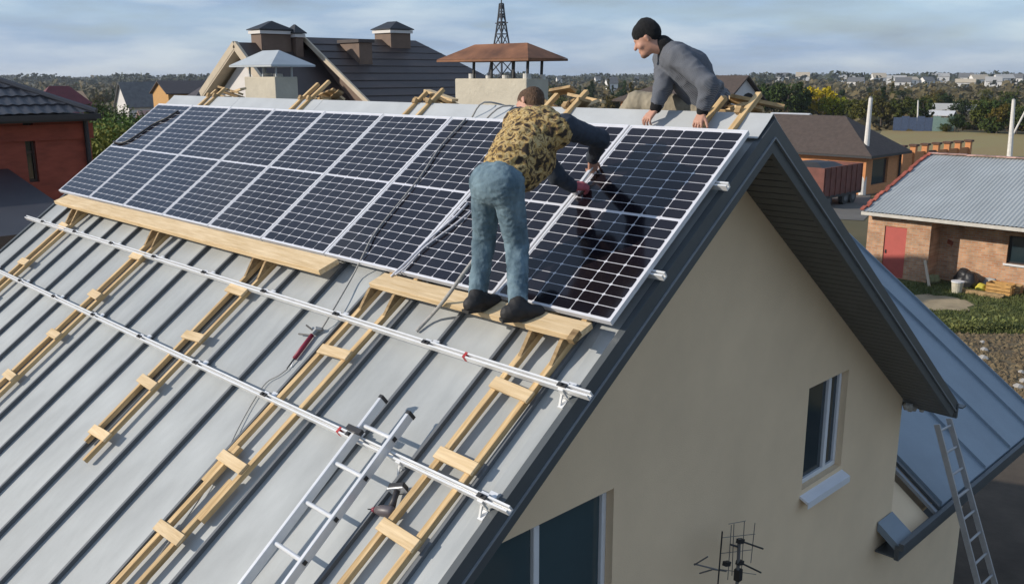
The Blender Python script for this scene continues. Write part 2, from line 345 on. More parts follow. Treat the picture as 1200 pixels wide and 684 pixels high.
hbuild(MB().hexa([wp(-1.3, 4.31, -0.22), wp(XE-0.05, 4.31, -0.22), wp(XE-0.05, YA-0.2, -0.22), wp(-1.3, YA-0.2, -0.22)],
                 [wp(-1.3, 4.31, -0.15), wp(XE-0.05, 4.31, -0.15), wp(XE-0.05, YA-0.2, -0.15), wp(-1.3, YA-0.2, -0.15)]), 'bare_render_slope', M_PLASTER)
hbuild(MB().hexa([wp(XW+0.01, 3.92, -0.16), wp(XE, 3.92, -0.16), wp(XE, 4.30, -0.16), wp(XW+0.01, 4.30, -0.16)],
                 [wp(XW+0.01, 3.92, -0.06), wp(XE, 3.92, -0.06), wp(XE, 4.30, -0.06), wp(XW+0.01, 4.30, -0.06)]), 'eave_return', M_BLUE)
hbuild(MB().box((XE-0.03, 3.90, ZE-0.24), (XE+0.02, YB, ZE-0.07)), 'wing_fascia', M_TRIM)
hbuild(MB().box((XE+0.021, 3.88, ZE-0.10), (XE+0.075, YB+0.02, ZE-0.015)), 'gutter', M_TRIM)
hbuild(MB().box((XW+0.01, 3.92, ZE-0.235), (XE-0.031, YB, ZE-0.215)), 'wing_soffit', M_TRIM)
hbuild(MB().hexa([(-4.2, YRW+0.01, 0), (XW-0.04, YRW+0.01, 0), (XW-0.04, 6.85, 0), (-4.2, 6.85, 0)], [(-4.2, YRW+0.01, 2.8), (XW-0.04, YRW+0.01, 2.8), (XW-0.04, 6.85, 2.8), (-4.2, 6.85, 2.8)]), 'wing_wall', M_PLASTER)
hbuild(MB().box((-4.35, YRW+0.01, 0), (-4.205, YB, 5.9)), 'wing_back_wall', M_PLASTER)
for y in (8.85,): hbuild(MB().box((-3.6, y-0.06, 0), (-3.48, y+0.06, 5.4)), 'carport_post', M_TRIM)

# chimneys of the house behind the ridge
def hip_cap(mb, x0, x1, y0, y1, z0, z1, ins):
    ym = (y0+y1)/2
    A = [(x0, y0, z0), (x1, y0, z0), (x1, y1, z0), (x0, y1, z0), (x0+ins, ym, z1), (x1-ins, ym, z1)]
    mb.add(A, [(0, 1, 5, 4), (1, 2, 5), (2, 3, 4, 5), (3, 0, 4), (3, 2, 1, 0)])
    mb.box((x0, y0, z0-0.025), (x1, y1, z0-0.002))
def chimney(x0, x1, y0, y1, zt, cap, mcap, posts, pots, mats):
    zb = ZR-(y1-YR)*SA/CA-0.05
    st = hbuild(MB().box((x0, y0, zb), (x1, y1, zt)), 'chimney', mats, bevel=0.012)
    def sub(mb, n, m, **k): mb.v = [tuple(np.asarray(p)-HO) for p in mb.v]; mb.build(n, m, st, **k)
    c = MB(); hip_cap(c, *cap); sub(c, 'cap', mcap)
    for px_, py_ in posts: sub(MB().bar((px_, py_, zt-0.02), (px_+0.01, py_, cap[4]-0.02), 0.022, 0.022), 'cap_post', M_BLACK if mcap is M_STEELRUST else M_CAPGREY)
    for px_, py_, r_, h_ in pots: sub(MB().tube([(px_, py_, zt-0.02), (px_, py_, zt+h_)], r_, 12), 'flue_pot', mat('lime_mortar', (0.62, 0.60, 0.55), 0.9, 0.1, 8))
Y1 = 1.2
a, b = on((286, 90), 1, Y1), on((322, 90), 1, Y1)
chimney(a[0], b[0], Y1, Y1+0.36, 8.055, (a[0]-0.16, b[0]+0.16, Y1-0.14, Y1+0.56, 8.215, 8.42, 0.36), M_CAPGREY,
        [(a[0]+0.08, Y1+0.05), (a[0]+0.45, Y1+0.05), (b[0]-0.05, Y1+0.05), (a[0]+0.08, Y1+0.30), (b[0]-0.05, Y1+0.30)],
        [(a[0]+0.3, Y1+0.2, 0.07, 0.05), (b[0]-0.25, Y1+0.2, 0.07, 0.04)], M_RENDER)
a, b = on((533, 95), 1, Y1), on((617, 93), 1, Y1)
chimney(a[0], b[0], Y1, Y1+0.33, 8.035, (a[0]-0.16, b[0]+0.14, Y1-0.12, Y1+0.47, 8.235, 8.395, 0.30), M_STEELRUST,
        [(a[0]+0.25, Y1+0.05), (a[0]+0.53, Y1+0.05), (a[0]+0.86, Y1+0.05), (b[0]-0.03, Y1+0.04), (a[0]+0.62, Y1+0.28), (b[0]-0.06, Y1+0.28)],
        [(a[0]+0.22, Y1+0.06, 0.04, 0.05), (a[0]+0.44, Y1+0.10, 0.035, 0.03), (a[0]+0.70, Y1+0.10, 0.04, 0.035), (b[0]-0.05, Y1+0.06, 0.045, 0.05), (b[0]-0.03, Y1+0.27, 0.03, 0.04)], M_RENDER)

# ================================================================== on the roof
def rempty(name, u, s, n=0.0, **k): return empty(name, RF(u, s, n), (PIT, 0, 0), **k)
class Rt:                                            # roof-space helper: u along, s down the slope, n off the sheet
    def __init__(t, name, u, s, **k): t.u, t.s = u, s; t.o = rempty(name, u, s, **k)
    def L(t, u, s, n=0.0): return (u-t.u, t.s-s, n)
    def box(t, u0, u1, s0, s1, n0, n1, mb=None):
        return (mb or MB()).box((u0-t.u, t.s-s1, n0), (u1-t.u, t.s-s0, n1))

# --- solar panels
PW, PLN, PTOP = 1.012, 1.80, 0.24
N_TOP = 0.13
def panel_meshes():
    fr = MB(); t = 0.016; h = 0.036; zt = N_TOP
    for x0, x1, y0, y1 in ((0, PW, -t, 0), (0, PW, -PLN, -PLN+t), (0, t, -PLN+t, -t), (PW-t, PW, -PLN+t, -t)):
        fr.box((x0, y0, zt-h), (x1, y1, zt))
    bs = MB().box((t, -PLN+t, zt-0.008), (PW-t, -t, zt-0.0035))
    cw, ch, cc = 0.1545, 0.0812, 0.010
    V = []
    for z in (-0.0006, 0.0):
        V += [(-cw/2+cc, -ch/2, z), (cw/2-cc, -ch/2, z), (cw/2, -ch/2+cc, z), (cw/2, ch/2-cc, z), (cw/2-cc, ch/2, z), (-cw/2+cc, ch/2, z), (-cw/2, ch/2-cc, z), (-cw/2, -ch/2+cc, z)]
    Fc = [tuple(range(8, 16))]+[(i, (i+1) % 8, (i+1) % 8+8, i+8) for i in range(8)]
    pos = []
    mx_ = (PW-2*t-6*0.1605)/2
    for r_ in range(20):
        y = -(t+0.014+0.0866*r_+0.0433+(0.018 if r_ >= 10 else 0))
        for c_ in range(6): pos.append((t+mx_+0.1605*(c_+0.5), y, zt-0.0024))
    cell = MB().add(V, Fc)
    al = MB()
    for p in pos: al.add([(v[0]+p[0], v[1]+p[1], v[2]+p[2]) for v in V], Fc)
    return fr.mesh('panel_frame', M_FRAME), bs.mesh('backsheet', M_BACK), cell.mesh('cell', M_CELL), al.mesh('cell_grid', M_CELL), pos
PF, PB, PC, PG, PPOS = panel_meshes()
ORD = ['at the far end of the row, black cable lying on it', 'eighth from the gable verge', 'seventh from the gable verge', 'sixth from the gable verge', 'fifth from the gable verge',
       'fourth from the gable verge', 'third from the gable verge, left of the bent worker', 'second from the gable verge, behind the bent worker', 'beside the gable verge, worker holding its top edge']
for k in range(9):
    o = rempty('solar_panel', (k-9)*1.03, PTOP, label='dark framed solar panel '+ORD[k], cat='solar panel', group='solar panels in one row below the ridge')
    link('panel_frame', PF, o); link('backsheet', PB, o)
    if k >= 4:
        for p in PPOS: c_ = link('cell', PC, o); c_.location = p
    else: tag(link('cell_grid', PG, o), kind='stuff')

# --- mounting rails
def rail(u0, u1, s, n0, clamps, label, feet=()):
    T = Rt('mounting_rail', u1, s, label=label, cat='rail', group='aluminium mounting rails across the roof')
    mb = MB(); w = 0.04
    a, b = T.L(u0, s), T.L(u1, s)
    # channel with a slot along its top
    mb.box((a[0], -w/2, n0), (b[0], w/2, n0+0.012)); mb.box((a[0], -w/2, n0+0.0121), (b[0], -0.008, n0+0.042)); mb.box((a[0], 0.008, n0+0.0121), (b[0], w/2, n0+0.042))
    mb.build('channel', M_ALUW, T.o)
    for u in clamps:
        c = MB(); x = u-u1
        c.box((x-0.03, w/2+0.001, 0.036), (x+0.03, w/2+0.014, n0+0.035)); c.box((x-0.03, w/2+0.001, 0.0355), (x+0.03, w/2+0.055, 0.045))
        c.build('seam_clamp', M_ALU, T.o)
        c2 = MB().box((x-0.034, -0.014, n0+0.0425), (x+0.034, 0.014, n0+0.050)); c2.tube([(x, 0, n0+0.05), (x, 0, n0+0.062)], 0.009, 6); c2.build('clamp_nut', M_BLACK, T.o)
    for u in feet:
        x = u-u1; c = MB().box((x-0.02, -w/2-0.012, 0.03), (x+0.02, -w/2-0.001, n0+0.035)); c.box((x-0.02, -w/2-0.075, 0.004), (x+0.02, -w/2-0.0125, 0.016)); c.bar((x-0.01, -w/2-0.06, 0.016), (x+0.0, -w/2-0.014, n0), 0.018, 0.008)
        c.build('angle_foot', M_ALUW, T.o)
    return T
ev = [SEAMS[i] for i in range(0, 18, 2)]
r1 = rail(-9.42, 0.155, 2.54, 0.068, ev[1:]+[-0.05], 'long aluminium rail crossing the ladders just below the planks', feet=(-0.05,))
r2 = rail(-9.30, 0.155, 3.345, 0.068, ev[1:]+[-0.05], 'long aluminium rail crossed by the aluminium ladder tip', feet=(-0.05, -0.78))
rail(-9.30, 0.075, 0.74, 0.050, [], 'aluminium rail end poking out under the panel beside the verge near the ridge')
rail(-9.30, 0.075, 1.575, 0.050, [], 'aluminium rail end poking out under the lower half of the last panel')
for u, T in ((-1.42, r2), (-0.90, r1)):
    MB().box((u-0.155-0.012, -0.0215, 0.066), (u-0.155+0.012, 0.0215, 0.1115)).build('red_tape', mat('red_tape', (0.42, 0.03, 0.03), 0.5, 0.1), T.o)

# --- wooden roof ladders hooked over the ridge
def wood_ladder(uc, gap, s_end, cross, label, bracket, rail_w=0.045, cl=None, tilt=0.0, ext=0.2, darkleft=False, broken=()):
    T = Rt('wooden_roof_ladder', uc, s_end, label=label, cat='ladder', group='wooden roof ladders hooked over the ridge')
    h0, h1 = 0.036, 0.076
    rr = random.Random(int(uc*100))
    for sg in (-1, 1):
        segs = [(-ext-(0.05 if sg > 0 else 0), s_end-(0.12 if sg < 0 and s_end < 4.6 else 0))]
        if broken: m_ = broken[0]+(0.12 if sg > 0 else -0.10); segs = [(segs[0][0], m_), (m_-0.32, segs[0][1])]
        for k, (sa, sb) in enumerate(segs):
            off = sg*gap/2+(0.0 if k == 0 else -sg*0.047)
            ua, ub = uc+off+tilt*(sa-2), uc+off+tilt*(sb-2)
            A, B = np.array(T.L(ua, sa, (h0+h1)/2)), np.array(T.L(ub, sb, (h0+h1)/2+rr.uniform(-0.002, 0.006)))
            MB().bar(A, B, rail_w, h1-h0, (0, 0, 1)).build('side_rail', M_WOOD_Y, T.o, bevel=0.003)
    clen = cl or gap+rail_w+0.03
    for i, s in enumerate(cross):
        d = rr.uniform(-0.02, 0.02); t_ = rr.uniform(-0.012, 0.012); u_ = uc+d+tilt*(s-2)
        A, B = np.array(T.L(u_-clen/2, s+t_, 0.088)), np.array(T.L(u_+clen/2, s-t_, 0.088))
        MB().bar(A, B, 0.082, 0.022, (0, 0, 1)).build('cross_batten', M_WOOD_X, T.o, bevel=0.003)
    # gussets that carry the plank
    if bracket:
        s0, w_, n0, ang = bracket; dx, dn = w_*math.cos(ang), w_*math.sin(ang)
        for sg in (-1, 1):
            u_ = uc+sg*gap/2+tilt*0.2
            P = [T.L(u_-0.014, s0-0.02, 0.078), T.L(u_-0.014, s0+dx+0.16, 0.078), T.L(u_-0.014, s0+dx, n0+dn-0.003), T.L(u_-0.014, s0, n0-0.003)]
            MB().prism(P, (0.028, 0, 0)).build('gusset', M_WOODOLD, T.o)
    # hook boards nailed together on the far side of the ridge
    for i in range(7):
        l_ = rr.uniform(0.24, 0.44); u_ = uc+rr.uniform(-0.10, 0.12); sl_ = rr.uniform(0.02, 0.24); z = 0.07+0.034*i+rr.uniform(0, 0.03); t_ = rr.uniform(-0.12, 0.12)
        p0 = RB(u_-l_/2, sl_-t_, z); p1 = RB(u_+l_/2, sl_+t_, z+rr.uniform(-0.05, 0.05))
        mb = MB().bar(p0, p1, rr.uniform(0.07, 0.13), 0.026, (rr.uniform(-0.2, 0.2), SA*rr.uniform(-0.4, 1), CA)); o = mb.build('hook_board', M_WOODOLD if i % 3 else M_WOOD_X)
        Mi = (Matrix.Translation(T.o.location) @ Matrix.Rotation(PIT, 4, 'X')).inverted(); o.data.transform(Mi); o.parent = T.o
    for sg in (-1, 1):
        p0 = RF(uc+sg*gap/2, -0.02, 0.10); p1 = RB(uc+sg*(gap/2+0.02), 0.55, 0.11)
        o = MB().bar(p0, p1, 0.045, 0.05, (0, 0, 1)).build('hook_arm', M_WOODOLD)
        Mi = (Matrix.Translation(T.o.location) @ Matrix.Rotation(PIT, 4, 'X')).inverted(); o.data.transform(Mi); o.parent = T.o
    return T
AN = R(17)
B1 = (2.085, 0.20, 0.088, AN); B2 = (2.10, 0.165, 0.088, AN)
wood_ladder(-8.2, 0.17, 5.3, (2.50, 3.11, 3.66, 4.2), 'wooden roof ladder by the far verge under the far end of the long plank', B1, cl=0.25, ext=0.16)
wood_ladder(-5.95, 0.17, 5.3, (2.58, 3.14, 3.68, 4.22, 4.75), 'wooden roof ladder under the middle of the long plank', B1, cl=0.25, ext=0.32)
wood_ladder(-3.83, 0.21, 4.42, (2.60, 3.14, 3.66, 4.19), 'short wooden roof ladder under the near end of the long plank', B1, cl=0.30, ext=0.20, rail_w=0.036)
wood_ladder(-2.07, 0.30, 5.35, (2.83, 3.86, 4.45), 'spliced wooden roof ladder under the worn end of the short plank, beside the red-handled tool', B2, cl=0.34, ext=0.2, tilt=-0.03, broken=(4.16,))
wood_ladder(-0.385, 0.265, 5.35, (2.66, 3.21, 3.74, 4.3), 'wooden roof ladder nearest the gable verge, beside the cordless drill', B2, cl=0.34, ext=0.2, tilt=-0.02)

# --- planks
def plank(u0, u1, br, wd_, th, label, droop):
    s0, w_, n0, ang = br; T = Rt('scaffold_plank', u0, s0, label=label, cat='plank')
    du = np.array([1, 0, 0.0]); dw = np.array([0, -math.cos(ang), math.sin(ang)]); dn = np.array([0, math.sin(ang), math.cos(ang)])
    mb = MB(); n = 6; V = []
    for i in range(n+1):
        x = (u1-u0)*i/n; o = np.array([x, 0.01, n0-0.002])+dw*droop*math.sin(i*1.7)*0.003
        V += [o, o+dw*wd_, o+dw*wd_+dn*th, o+dn*th]
    Fc = [(0, 1, 2, 3), tuple(4*n+k for k in (3, 2, 1, 0))]
    for i in range(n):
        for k in range(4): Fc.append((4*i+k, 4*i+(k+1) % 4, 4*i+4+(k+1) % 4, 4*i+4+k))
    mb.add(V, Fc).build('board', M_WOOD_X, T.o, bevel=0.003); return T
p1_ = plank(-8.86, -2.87, B1, 0.20, 0.045, 'long pale plank lying across three wooden ladders below the panels', 1)
p2_ = plank(-2.22, -0.14, B2, 0.165, 0.042, 'short pale plank under the boots of the bent worker', 1)
mb = MB().box((2.035, -0.165, 0.138), (2.085, -0.085, 0.178)); mb.build('end_block', M_WOODOLD, p2_.o)

# --- aluminium ladder lying on the sheets
T = Rt('aluminium_ladder', -1.04, 4.6, label='short aluminium ladder lying on the roof sheets with its tip over the lower rail', cat='ladder')
for sg, ua, ub, s0, s1 in ((-1, -1.215, -1.12, 3.05, 4.95), (1, -0.905, -0.80, 3.08, 5.0)):
    A, B = np.array(T.L(ua, s0, 0.148)), np.array(T.L(ub, s1, 0.125)); d = (B-A)/np.linalg.norm(B-A)
    MB().bar(A, B, 0.026, 0.062, (0, 0, 1)).build('stile', M_ALU, T.o, bevel=0.003)
    MB().bar(A-d*0.012, A+d*0.012, 0.031, 0.067, (0, 0, 1)).build('end_cap', M_BLACK, T.o)
for i in range(6):
    s = 3.275+0.292*i; f = (s-3.06)/1.9
    A, B = np.array(T.L(-1.215+0.095*f, s-0.01, 0.15-0.022*f)), np.array(T.L(-0.905+0.105*f, s-0.01, 0.15-0.022*f))
    rg = MB().tube([A, B], 0.0145, 10).build('rung', M_ALU, T.o, smooth=False)
    MB().bar(B+np.array([0.012, 0, 0]), B+np.array([0.019, 0, 0]), 0.026, 0.026).build('rung_plug', M_BLACK, rg)
MB().box((-0.205, 1.25, 0.185), (-0.06, 1.285, 0.215)).build('strap', M_BLACK, T.o)

# --- cordless drill
def rpt(p, n=0.04): u, s = RP(p, n); return RF(u, s, n)
def obj_at(name, origin, **k): return empty(name, origin, **k)
def lbuild(mb, o, name, m, **k):
    c = np.array(o.location); mb.v = [tuple(np.asarray(p)-c) for p in mb.v]; return mb.build(name, m, o, **k)
du_ = obj_at('cordless_drill', rpt((458, 590), 0), label='dark red and black cordless drill lying beside the wooden ladder', cat='drill')
tip, nose, back_, grip, batt = rpt((431, 596), 0.04), rpt((441, 597), 0.045), rpt((462, 600), 0.05), rpt((459, 594), 0.045), rpt((466, 573), 0.045)
lbuild(MB().tube([nose, nose*0.7+back_*0.3, back_*0.85+nose*0.15, back_], [0.022, 0.034, 0.036, 0.022], 12), du_, 'motor_body', mat('drill_grey', (0.10, 0.085, 0.09), 0.45, 0.1), smooth=True)
lbuild(MB().tube([nose*0.97+tip*0.03, nose*0.55+tip*0.45], [0.021, 0.013], 12), du_, 'chuck', mat('drill_red', (0.20, 0.018, 0.04), 0.45, 0.1), smooth=True)
lbuild(MB().tube([nose*0.6+tip*0.4, tip], [0.006, 0.003], 6), du_, 'driver_bit', M_BLACK)
lbuild(MB().tube([grip, grip*0.5+batt*0.5, batt], [0.024, 0.018, 0.020], 10), du_, 'grip', mat('drill_black', (0.035, 0.03, 0.032), 0.5, 0.1), smooth=True)
dd = unit(batt-grip)
lbuild(MB().bar(batt-dd*0.005, batt+dd*0.03, 0.11, 0.06, NV), du_, 'battery', M_BLACK, bevel=0.006)
lbuild(MB().bar(batt-dd*0.012, batt-dd*0.004, 0.112, 0.062, NV), du_, 'battery_rim', M_ALU, bevel=0.003)
# --- red-handled cable tool
rt_ = obj_at('cable_puller', rpt((355, 405), 0), label='red-handled cable puller with black hooks lying on the sheets', cat='tool')
h0_, h1_ = rpt((366, 392), 0.03), rpt((345, 420), 0.03)
lbuild(MB().tube([h0_, h0_*0.5+h1_*0.5, h1_], [0.017, 0.019, 0.018], 10), rt_, 'handle', mat('tool_red', (0.24, 0.015, 0.04), 0.5, 0.15), smooth=True)
lbuild(MB().tube([h1_, rpt((336, 432), 0.02)], [0.008, 0.004], 6), rt_, 'hook_shank', M_BLACK)
lbuild(MB().bar(h1_, rpt((341, 430), 0.012), 0.008, 0.006), rt_, 'release_lever', M_ALU)
lbuild(MB().tube([rpt((366, 393), 0.03), rpt((350, 391), 0.03)], 0.007, 6), rt_, 'crossbar', M_BLACK)
lbuild(MB().tube([rpt((368, 388), 0.035), rpt((359, 381), 0.04)], 0.007, 6), rt_, 'crossbar', M_BLACK)
lbuild(MB().tube([rpt((367, 391), 0.03), rpt((372, 386), 0.035), rpt((378, 386), 0.03)], [0.022, 0.026, 0.014], 8), rt_, 'ratchet', mat('tool_steel', (0.22, 0.23, 0.24), 0.4, 0.2, metal=0.6))
# --- cables and ropes
def cable(name, pts, r, m, label, cat='cable', n=6):
    o = obj_at(name, pts[0], label=label, cat=cat)
    P = [np.asarray(p, float) for p in pts]; out = []
    for i in range(len(P)-1):
        a0, a1, a2, a3 = P[max(i-1, 0)], P[i], P[i+1], P[min(i+2, len(P)-1)]
        for t in np.linspace(0, 1, 5)[:-1]:
            out.append(0.5*((2*a1)+(-a0+a2)*t+(2*a0-5*a1+4*a2-a3)*t*t+(-a0+3*a1-3*a2+a3)*t**3))
    out.append(P[-1]); lbuild(MB().tube(out, r, n), o, 'line', m, smooth=True); return o
M_CORD = mat('grey_cord', (0.34, 0.33, 0.31), 0.8, 0.2, 40); M_WHITEC = mat('white_cord', (0.62, 0.62, 0.66), 0.6, 0.1, 30)
NP = 0.142
cable('black_cable', [rpt(p, NP) for p in ((209, 130), (196, 138), (181, 145), (166, 155), (152, 164), (141, 168), (133, 166))], 0.013, M_BLACK, 'black cable lying across the farthest solar panel')
cable('thin_cord', [rpt(p, NP) for p in ((546, 139), (536, 150), (516, 172), (494, 205), (470, 235), (440, 272), (425, 300))]+[rpt(p, 0.06) for p in ((414, 322), (398, 350), (385, 372))]+[rpt((377, 385), 0.03)], 0.007, M_CORD, 'thin grey cord running over the panels to the red-handled tool', 'cord')
cable('wire_line', [rpt(p, 0.02) for p in ((337, 432), (326, 440), (312, 448), (298, 468), (280, 500), (258, 545), (230, 590), (205, 625), (180, 660), (165, 684), (140, 720))], 0.0045, M_CORD, 'thin wire trailing from the tool down the roof', 'wire')
cable('white_cable', [rpt(p, NP) for p in ((458, 324), (472, 311), (486, 297), (499, 284), (517, 268), (533, 254), (548, 238))], 0.009, M_WHITEC, 'white cable lying along the panel joint left of the bent worker')
cable('white_cable', [rpt(p, NP+0.003) for p in ((463, 322), (476, 312), (495, 292), (514, 277), (534, 262), (552, 247))], 0.008, M_WHITEC, 'second white cable looped loosely beside the panel joint')
mb = MB()
cable('slack_wires', [RF(-2.95, 0.15, 0.06), RF(-2.85, 0.02, 0.13), RB(-2.75, 0.15, 0.14), RB(-2.6, 0.3, 0.1), RB(-2.5, 0.1, 0.10), RF(-2.62, 0.03, 0.10), RF(-2.75, 0.2, 0.06)], 0.008, M_CORD, 'loop of grey wire slung over the ridge before the rusty chimney cap', 'wire')
# ================================================================== people
class SDF:
    def __init__(s, lo, hi, h):
        s.h = h; s.lo = np.asarray(lo, float); n = np.ceil((np.asarray(hi)-s.lo)/h).astype(int)+1
        s.F = np.full(n, 0.2, np.float32)
    def prim(s, a, b, r0, r1=None, k=0.02, sq=None, cut=False):
        a, b = np.asarray(a, float), np.asarray(b, float); r1 = r0 if r1 is None else r1; rm = max(r0, r1)
        m = rm*(1.0 if sq is None or sq[1] >= 1 else 1/sq[1])+0.05+k
        i0 = np.maximum(((np.minimum(a, b)-m-s.lo)/s.h).astype(int), 0); i1 = np.minimum(((np.maximum(a, b)+m-s.lo)/s.h).astype(int)+2, s.F.shape)
        if np.any(i1 <= i0): return
        g = [s.lo[q]+s.h*np.arange(i0[q], i1[q]) for q in range(3)]
        X = np.stack(np.meshgrid(*g, indexing='ij'), -1).astype(np.float32)-a
        d = b-a; L2 = d@d
        t = np.clip((X@d)/L2, 0, 1) if L2 > 1e-9 else np.zeros(X.shape[:3])
        X = X-t[..., None]*d
        q2 = (X**2).sum(-1)
        if sq is not None:
            e = unit(sq[0]); ce = X@e; q2 = q2+ce*ce*(sq[1]**2-1)
        D = np.sqrt(np.maximum(q2, 1e-12))-(r0+(r1-r0)*t)
        sl = tuple(slice(i0[q], i1[q]) for q in range(3)); A = s.F[sl]
        if cut: s.F[sl] = np.maximum(A, -D); return
        hh = np.clip(0.5+0.5*(A-D)/k, 0, 1); s.F[sl] = (A*(1-hh)+D*hh)-k*hh*(1-hh)
    def mesh(s, name, mats, wrinkle=None, smooth_it=1):
        F = s.F; ins = F < 0
        c = [ins[i:i+F.shape[0]-1, j:j+F.shape[1]-1, k:k+F.shape[2]-1] for i in (0, 1) for j in (0, 1) for k in (0, 1)]
        tot = sum(x.astype(np.int8) for x in c); act = (tot > 0) & (tot < 8)
        idx = np.argwhere(act); ids = np.full(act.shape, -1, np.int64); ids[tuple(idx.T)] = np.arange(len(idx))
        acc = np.zeros((len(idx), 3)); cnt = np.zeros(len(idx))
        cor = [(i, j, k) for i in (0, 1) for j in (0, 1) for k in (0, 1)]
        val = {o: F[tuple((idx+np.array(o)).T)] for o in cor}
        for o in cor:
            for ax in range(3):
                if o[ax] == 0:
                    p = list(o); p[ax] = 1; p = tuple(p); v0, v1 = val[o], val[p]; m = (v0 < 0) != (v1 < 0)
                    t = np.where(m, v0/np.where(m, v0-v1, 1), 0); pos = np.tile(np.array(o, float), (len(idx), 1)); pos[:, ax] += t
                    acc[m] += pos[m]; cnt[m] += 1
        V = s.lo+s.h*(idx+acc/cnt[:, None]); Q = []
        for ax in range(3):
            sa = [slice(None)]*3; sb = [slice(None)]*3; sa[ax] = slice(0, -1); sb[ax] = slice(1, None)
            A, B = ins[tuple(sa)], ins[tuple(sb)]; e = np.argwhere(A != B); o1, o2 = [(1, 2), (2, 0), (0, 1)][ax]
            e = e[(e[:, o1] > 0) & (e[:, o2] > 0) & (e[:, o1] < act.shape[o1]) & (e[:, o2] < act.shape[o2])]
            def cell(d1, d2): x = e.copy(); x[:, o1] -= d1; x[:, o2] -= d2; return ids[tuple(x.T)]
            q = np.stack([cell(1, 1), cell(0, 1), cell(0, 0), cell(1, 0)], 1); fl = ~A[tuple(e.T)]; q[fl] = q[fl][:, ::-1]; Q.append(q)
        Q = np.concatenate(Q); Q = Q[(Q >= 0).all(1)]
        for _ in range(smooth_it):
            S = np.zeros_like(V); n = np.zeros(len(V))
            for a_, b_ in ((0, 1), (1, 2), (2, 3), (3, 0)):
                np.add.at(S, Q[:, a_], V[Q[:, b_]]); np.add.at(n, Q[:, a_], 1); np.add.at(S, Q[:, b_], V[Q[:, a_]]); np.add.at(n, Q[:, b_], 1)
            V = 0.5*V+0.5*S/n[:, None]
        if wrinkle:
            N = np.zeros_like(V); fn = np.cross(V[Q[:, 2]]-V[Q[:, 0]], V[Q[:, 3]]-V[Q[:, 1]])
            for a_ in range(4): np.add.at(N, Q[:, a_], fn)
            N /= np.linalg.norm(N, axis=1)[:, None]+1e-12
            D = np.array([wrinkle(p) for p in V]); V = V+N*D[:, None]
        me = bpy.data.meshes.new(name); me.from_pydata(V.tolist(), [], Q.tolist())
        for m in (mats if isinstance(mats, list) else [mats]): me.materials.append(m)
        me.polygons.foreach_set('use_smooth', [True]*len(Q)); me.update(); return me
def fold(scale, amp, ax=(1, 1, 1), seed=0.0):
    ax = np.array(ax)*scale
    def f(p):
        q = Vector(p*ax+seed); n = mnoise.noise(q); m = mnoise.noise(q*2.3+Vector((5, 1, 2)))
        return amp*((1-abs(n)*2.2)*0.8+m*0.4)
    return f
def hand_prims(w, fwd, nrm, side, curl, size=1.0, spread=0.1):
    """palm from the wrist w along fwd; nrm is the back-of-hand direction, side +1 puts the thumb on cross(fwd, nrm)"""
    f = unit(fwd); n = unit(np.asarray(nrm)-f*(np.asarray(nrm)@f)); x = np.cross(f, n)*side; S = size; out = []
    k0 = w+f*0.085*S
    for i in range(4):
        o = (i-1.5)*0.0185*S; out.append((w+f*0.012*S-x*o*0.65, k0-x*o-(f*0.006*abs(i-1.2)*S), 0.0155*S, 0.0125*S, 0.008))
    for i, ln in enumerate((0.072, 0.080, 0.074, 0.058)):
        o = (i-1.5)*0.0195*S; p = k0-x*o-(f*0.006*abs(i-1.2)*S); d = unit(f-x*(i-1.5)*spread); ang = 0
        for j, fr in enumerate((0.44, 0.32, 0.24)):
            ang += curl[j]*(1+0.08*i); dd = d*math.cos(ang)-n*math.sin(ang); q_ = p+dd*ln*fr*S; out.append((p, q_, (0.0092-0.001*j)*S, (0.0084-0.001*j)*S, 0.004)); p = q_
    p = w+f*0.028*S+x*0.022*S; d = unit(f*0.75+x*0.62-n*0.25)
    for j, ln in enumerate((0.040, 0.030, 0.026)):
        q_ = p+d*ln*S; out.append((p, q_, (0.0125-0.0015*j)*S, (0.0112-0.0015*j)*S, 0.006)); p = q_; d = unit(d+f*0.28-n*0.22)
    return out
M_SKIN = mat('skin', (0.50, 0.27, 0.19), 0.55, 0.10, 14, spec=0.35)
M_JEANS = mat('faded_denim', (0.072, 0.135, 0.185), 0.9, 0.38, 9, (1, 1, 0.55), bump=0.25, bscale=160, col2=(0.20, 0.29, 0.34), detail=6)
M_NAVY = mat('navy_sleeve', (0.030, 0.040, 0.058), 0.9, 0.25, 12, bump=0.2, bscale=120)
M_BOOT = mat('black_boot', (0.016, 0.015, 0.015), 0.7, 0.3, 20)
M_HAIR = mat('brown_hair', (0.085, 0.045, 0.022), 0.8, 0.4, 60, (1, 1, 0.3), bump=0.6, bscale=120)
M_GLOVE = mat('red_glove', (0.42, 0.10, 0.12), 0.8, 0.2, 30, bump=0.2, bscale=100)
M_KHAKI = mat('khaki_cloth', (0.30, 0.26, 0.19), 0.9, 0.15, 10, bump=0.2, bscale=140)
M_BEANIE = mat('black_knit', (0.008, 0.008, 0.009), 0.95, 0.3, 30, bump=0.6, bscale=150)
M_SOLE = mat('boot_sole', (0.03, 0.028, 0.025), 0.9, 0.2)
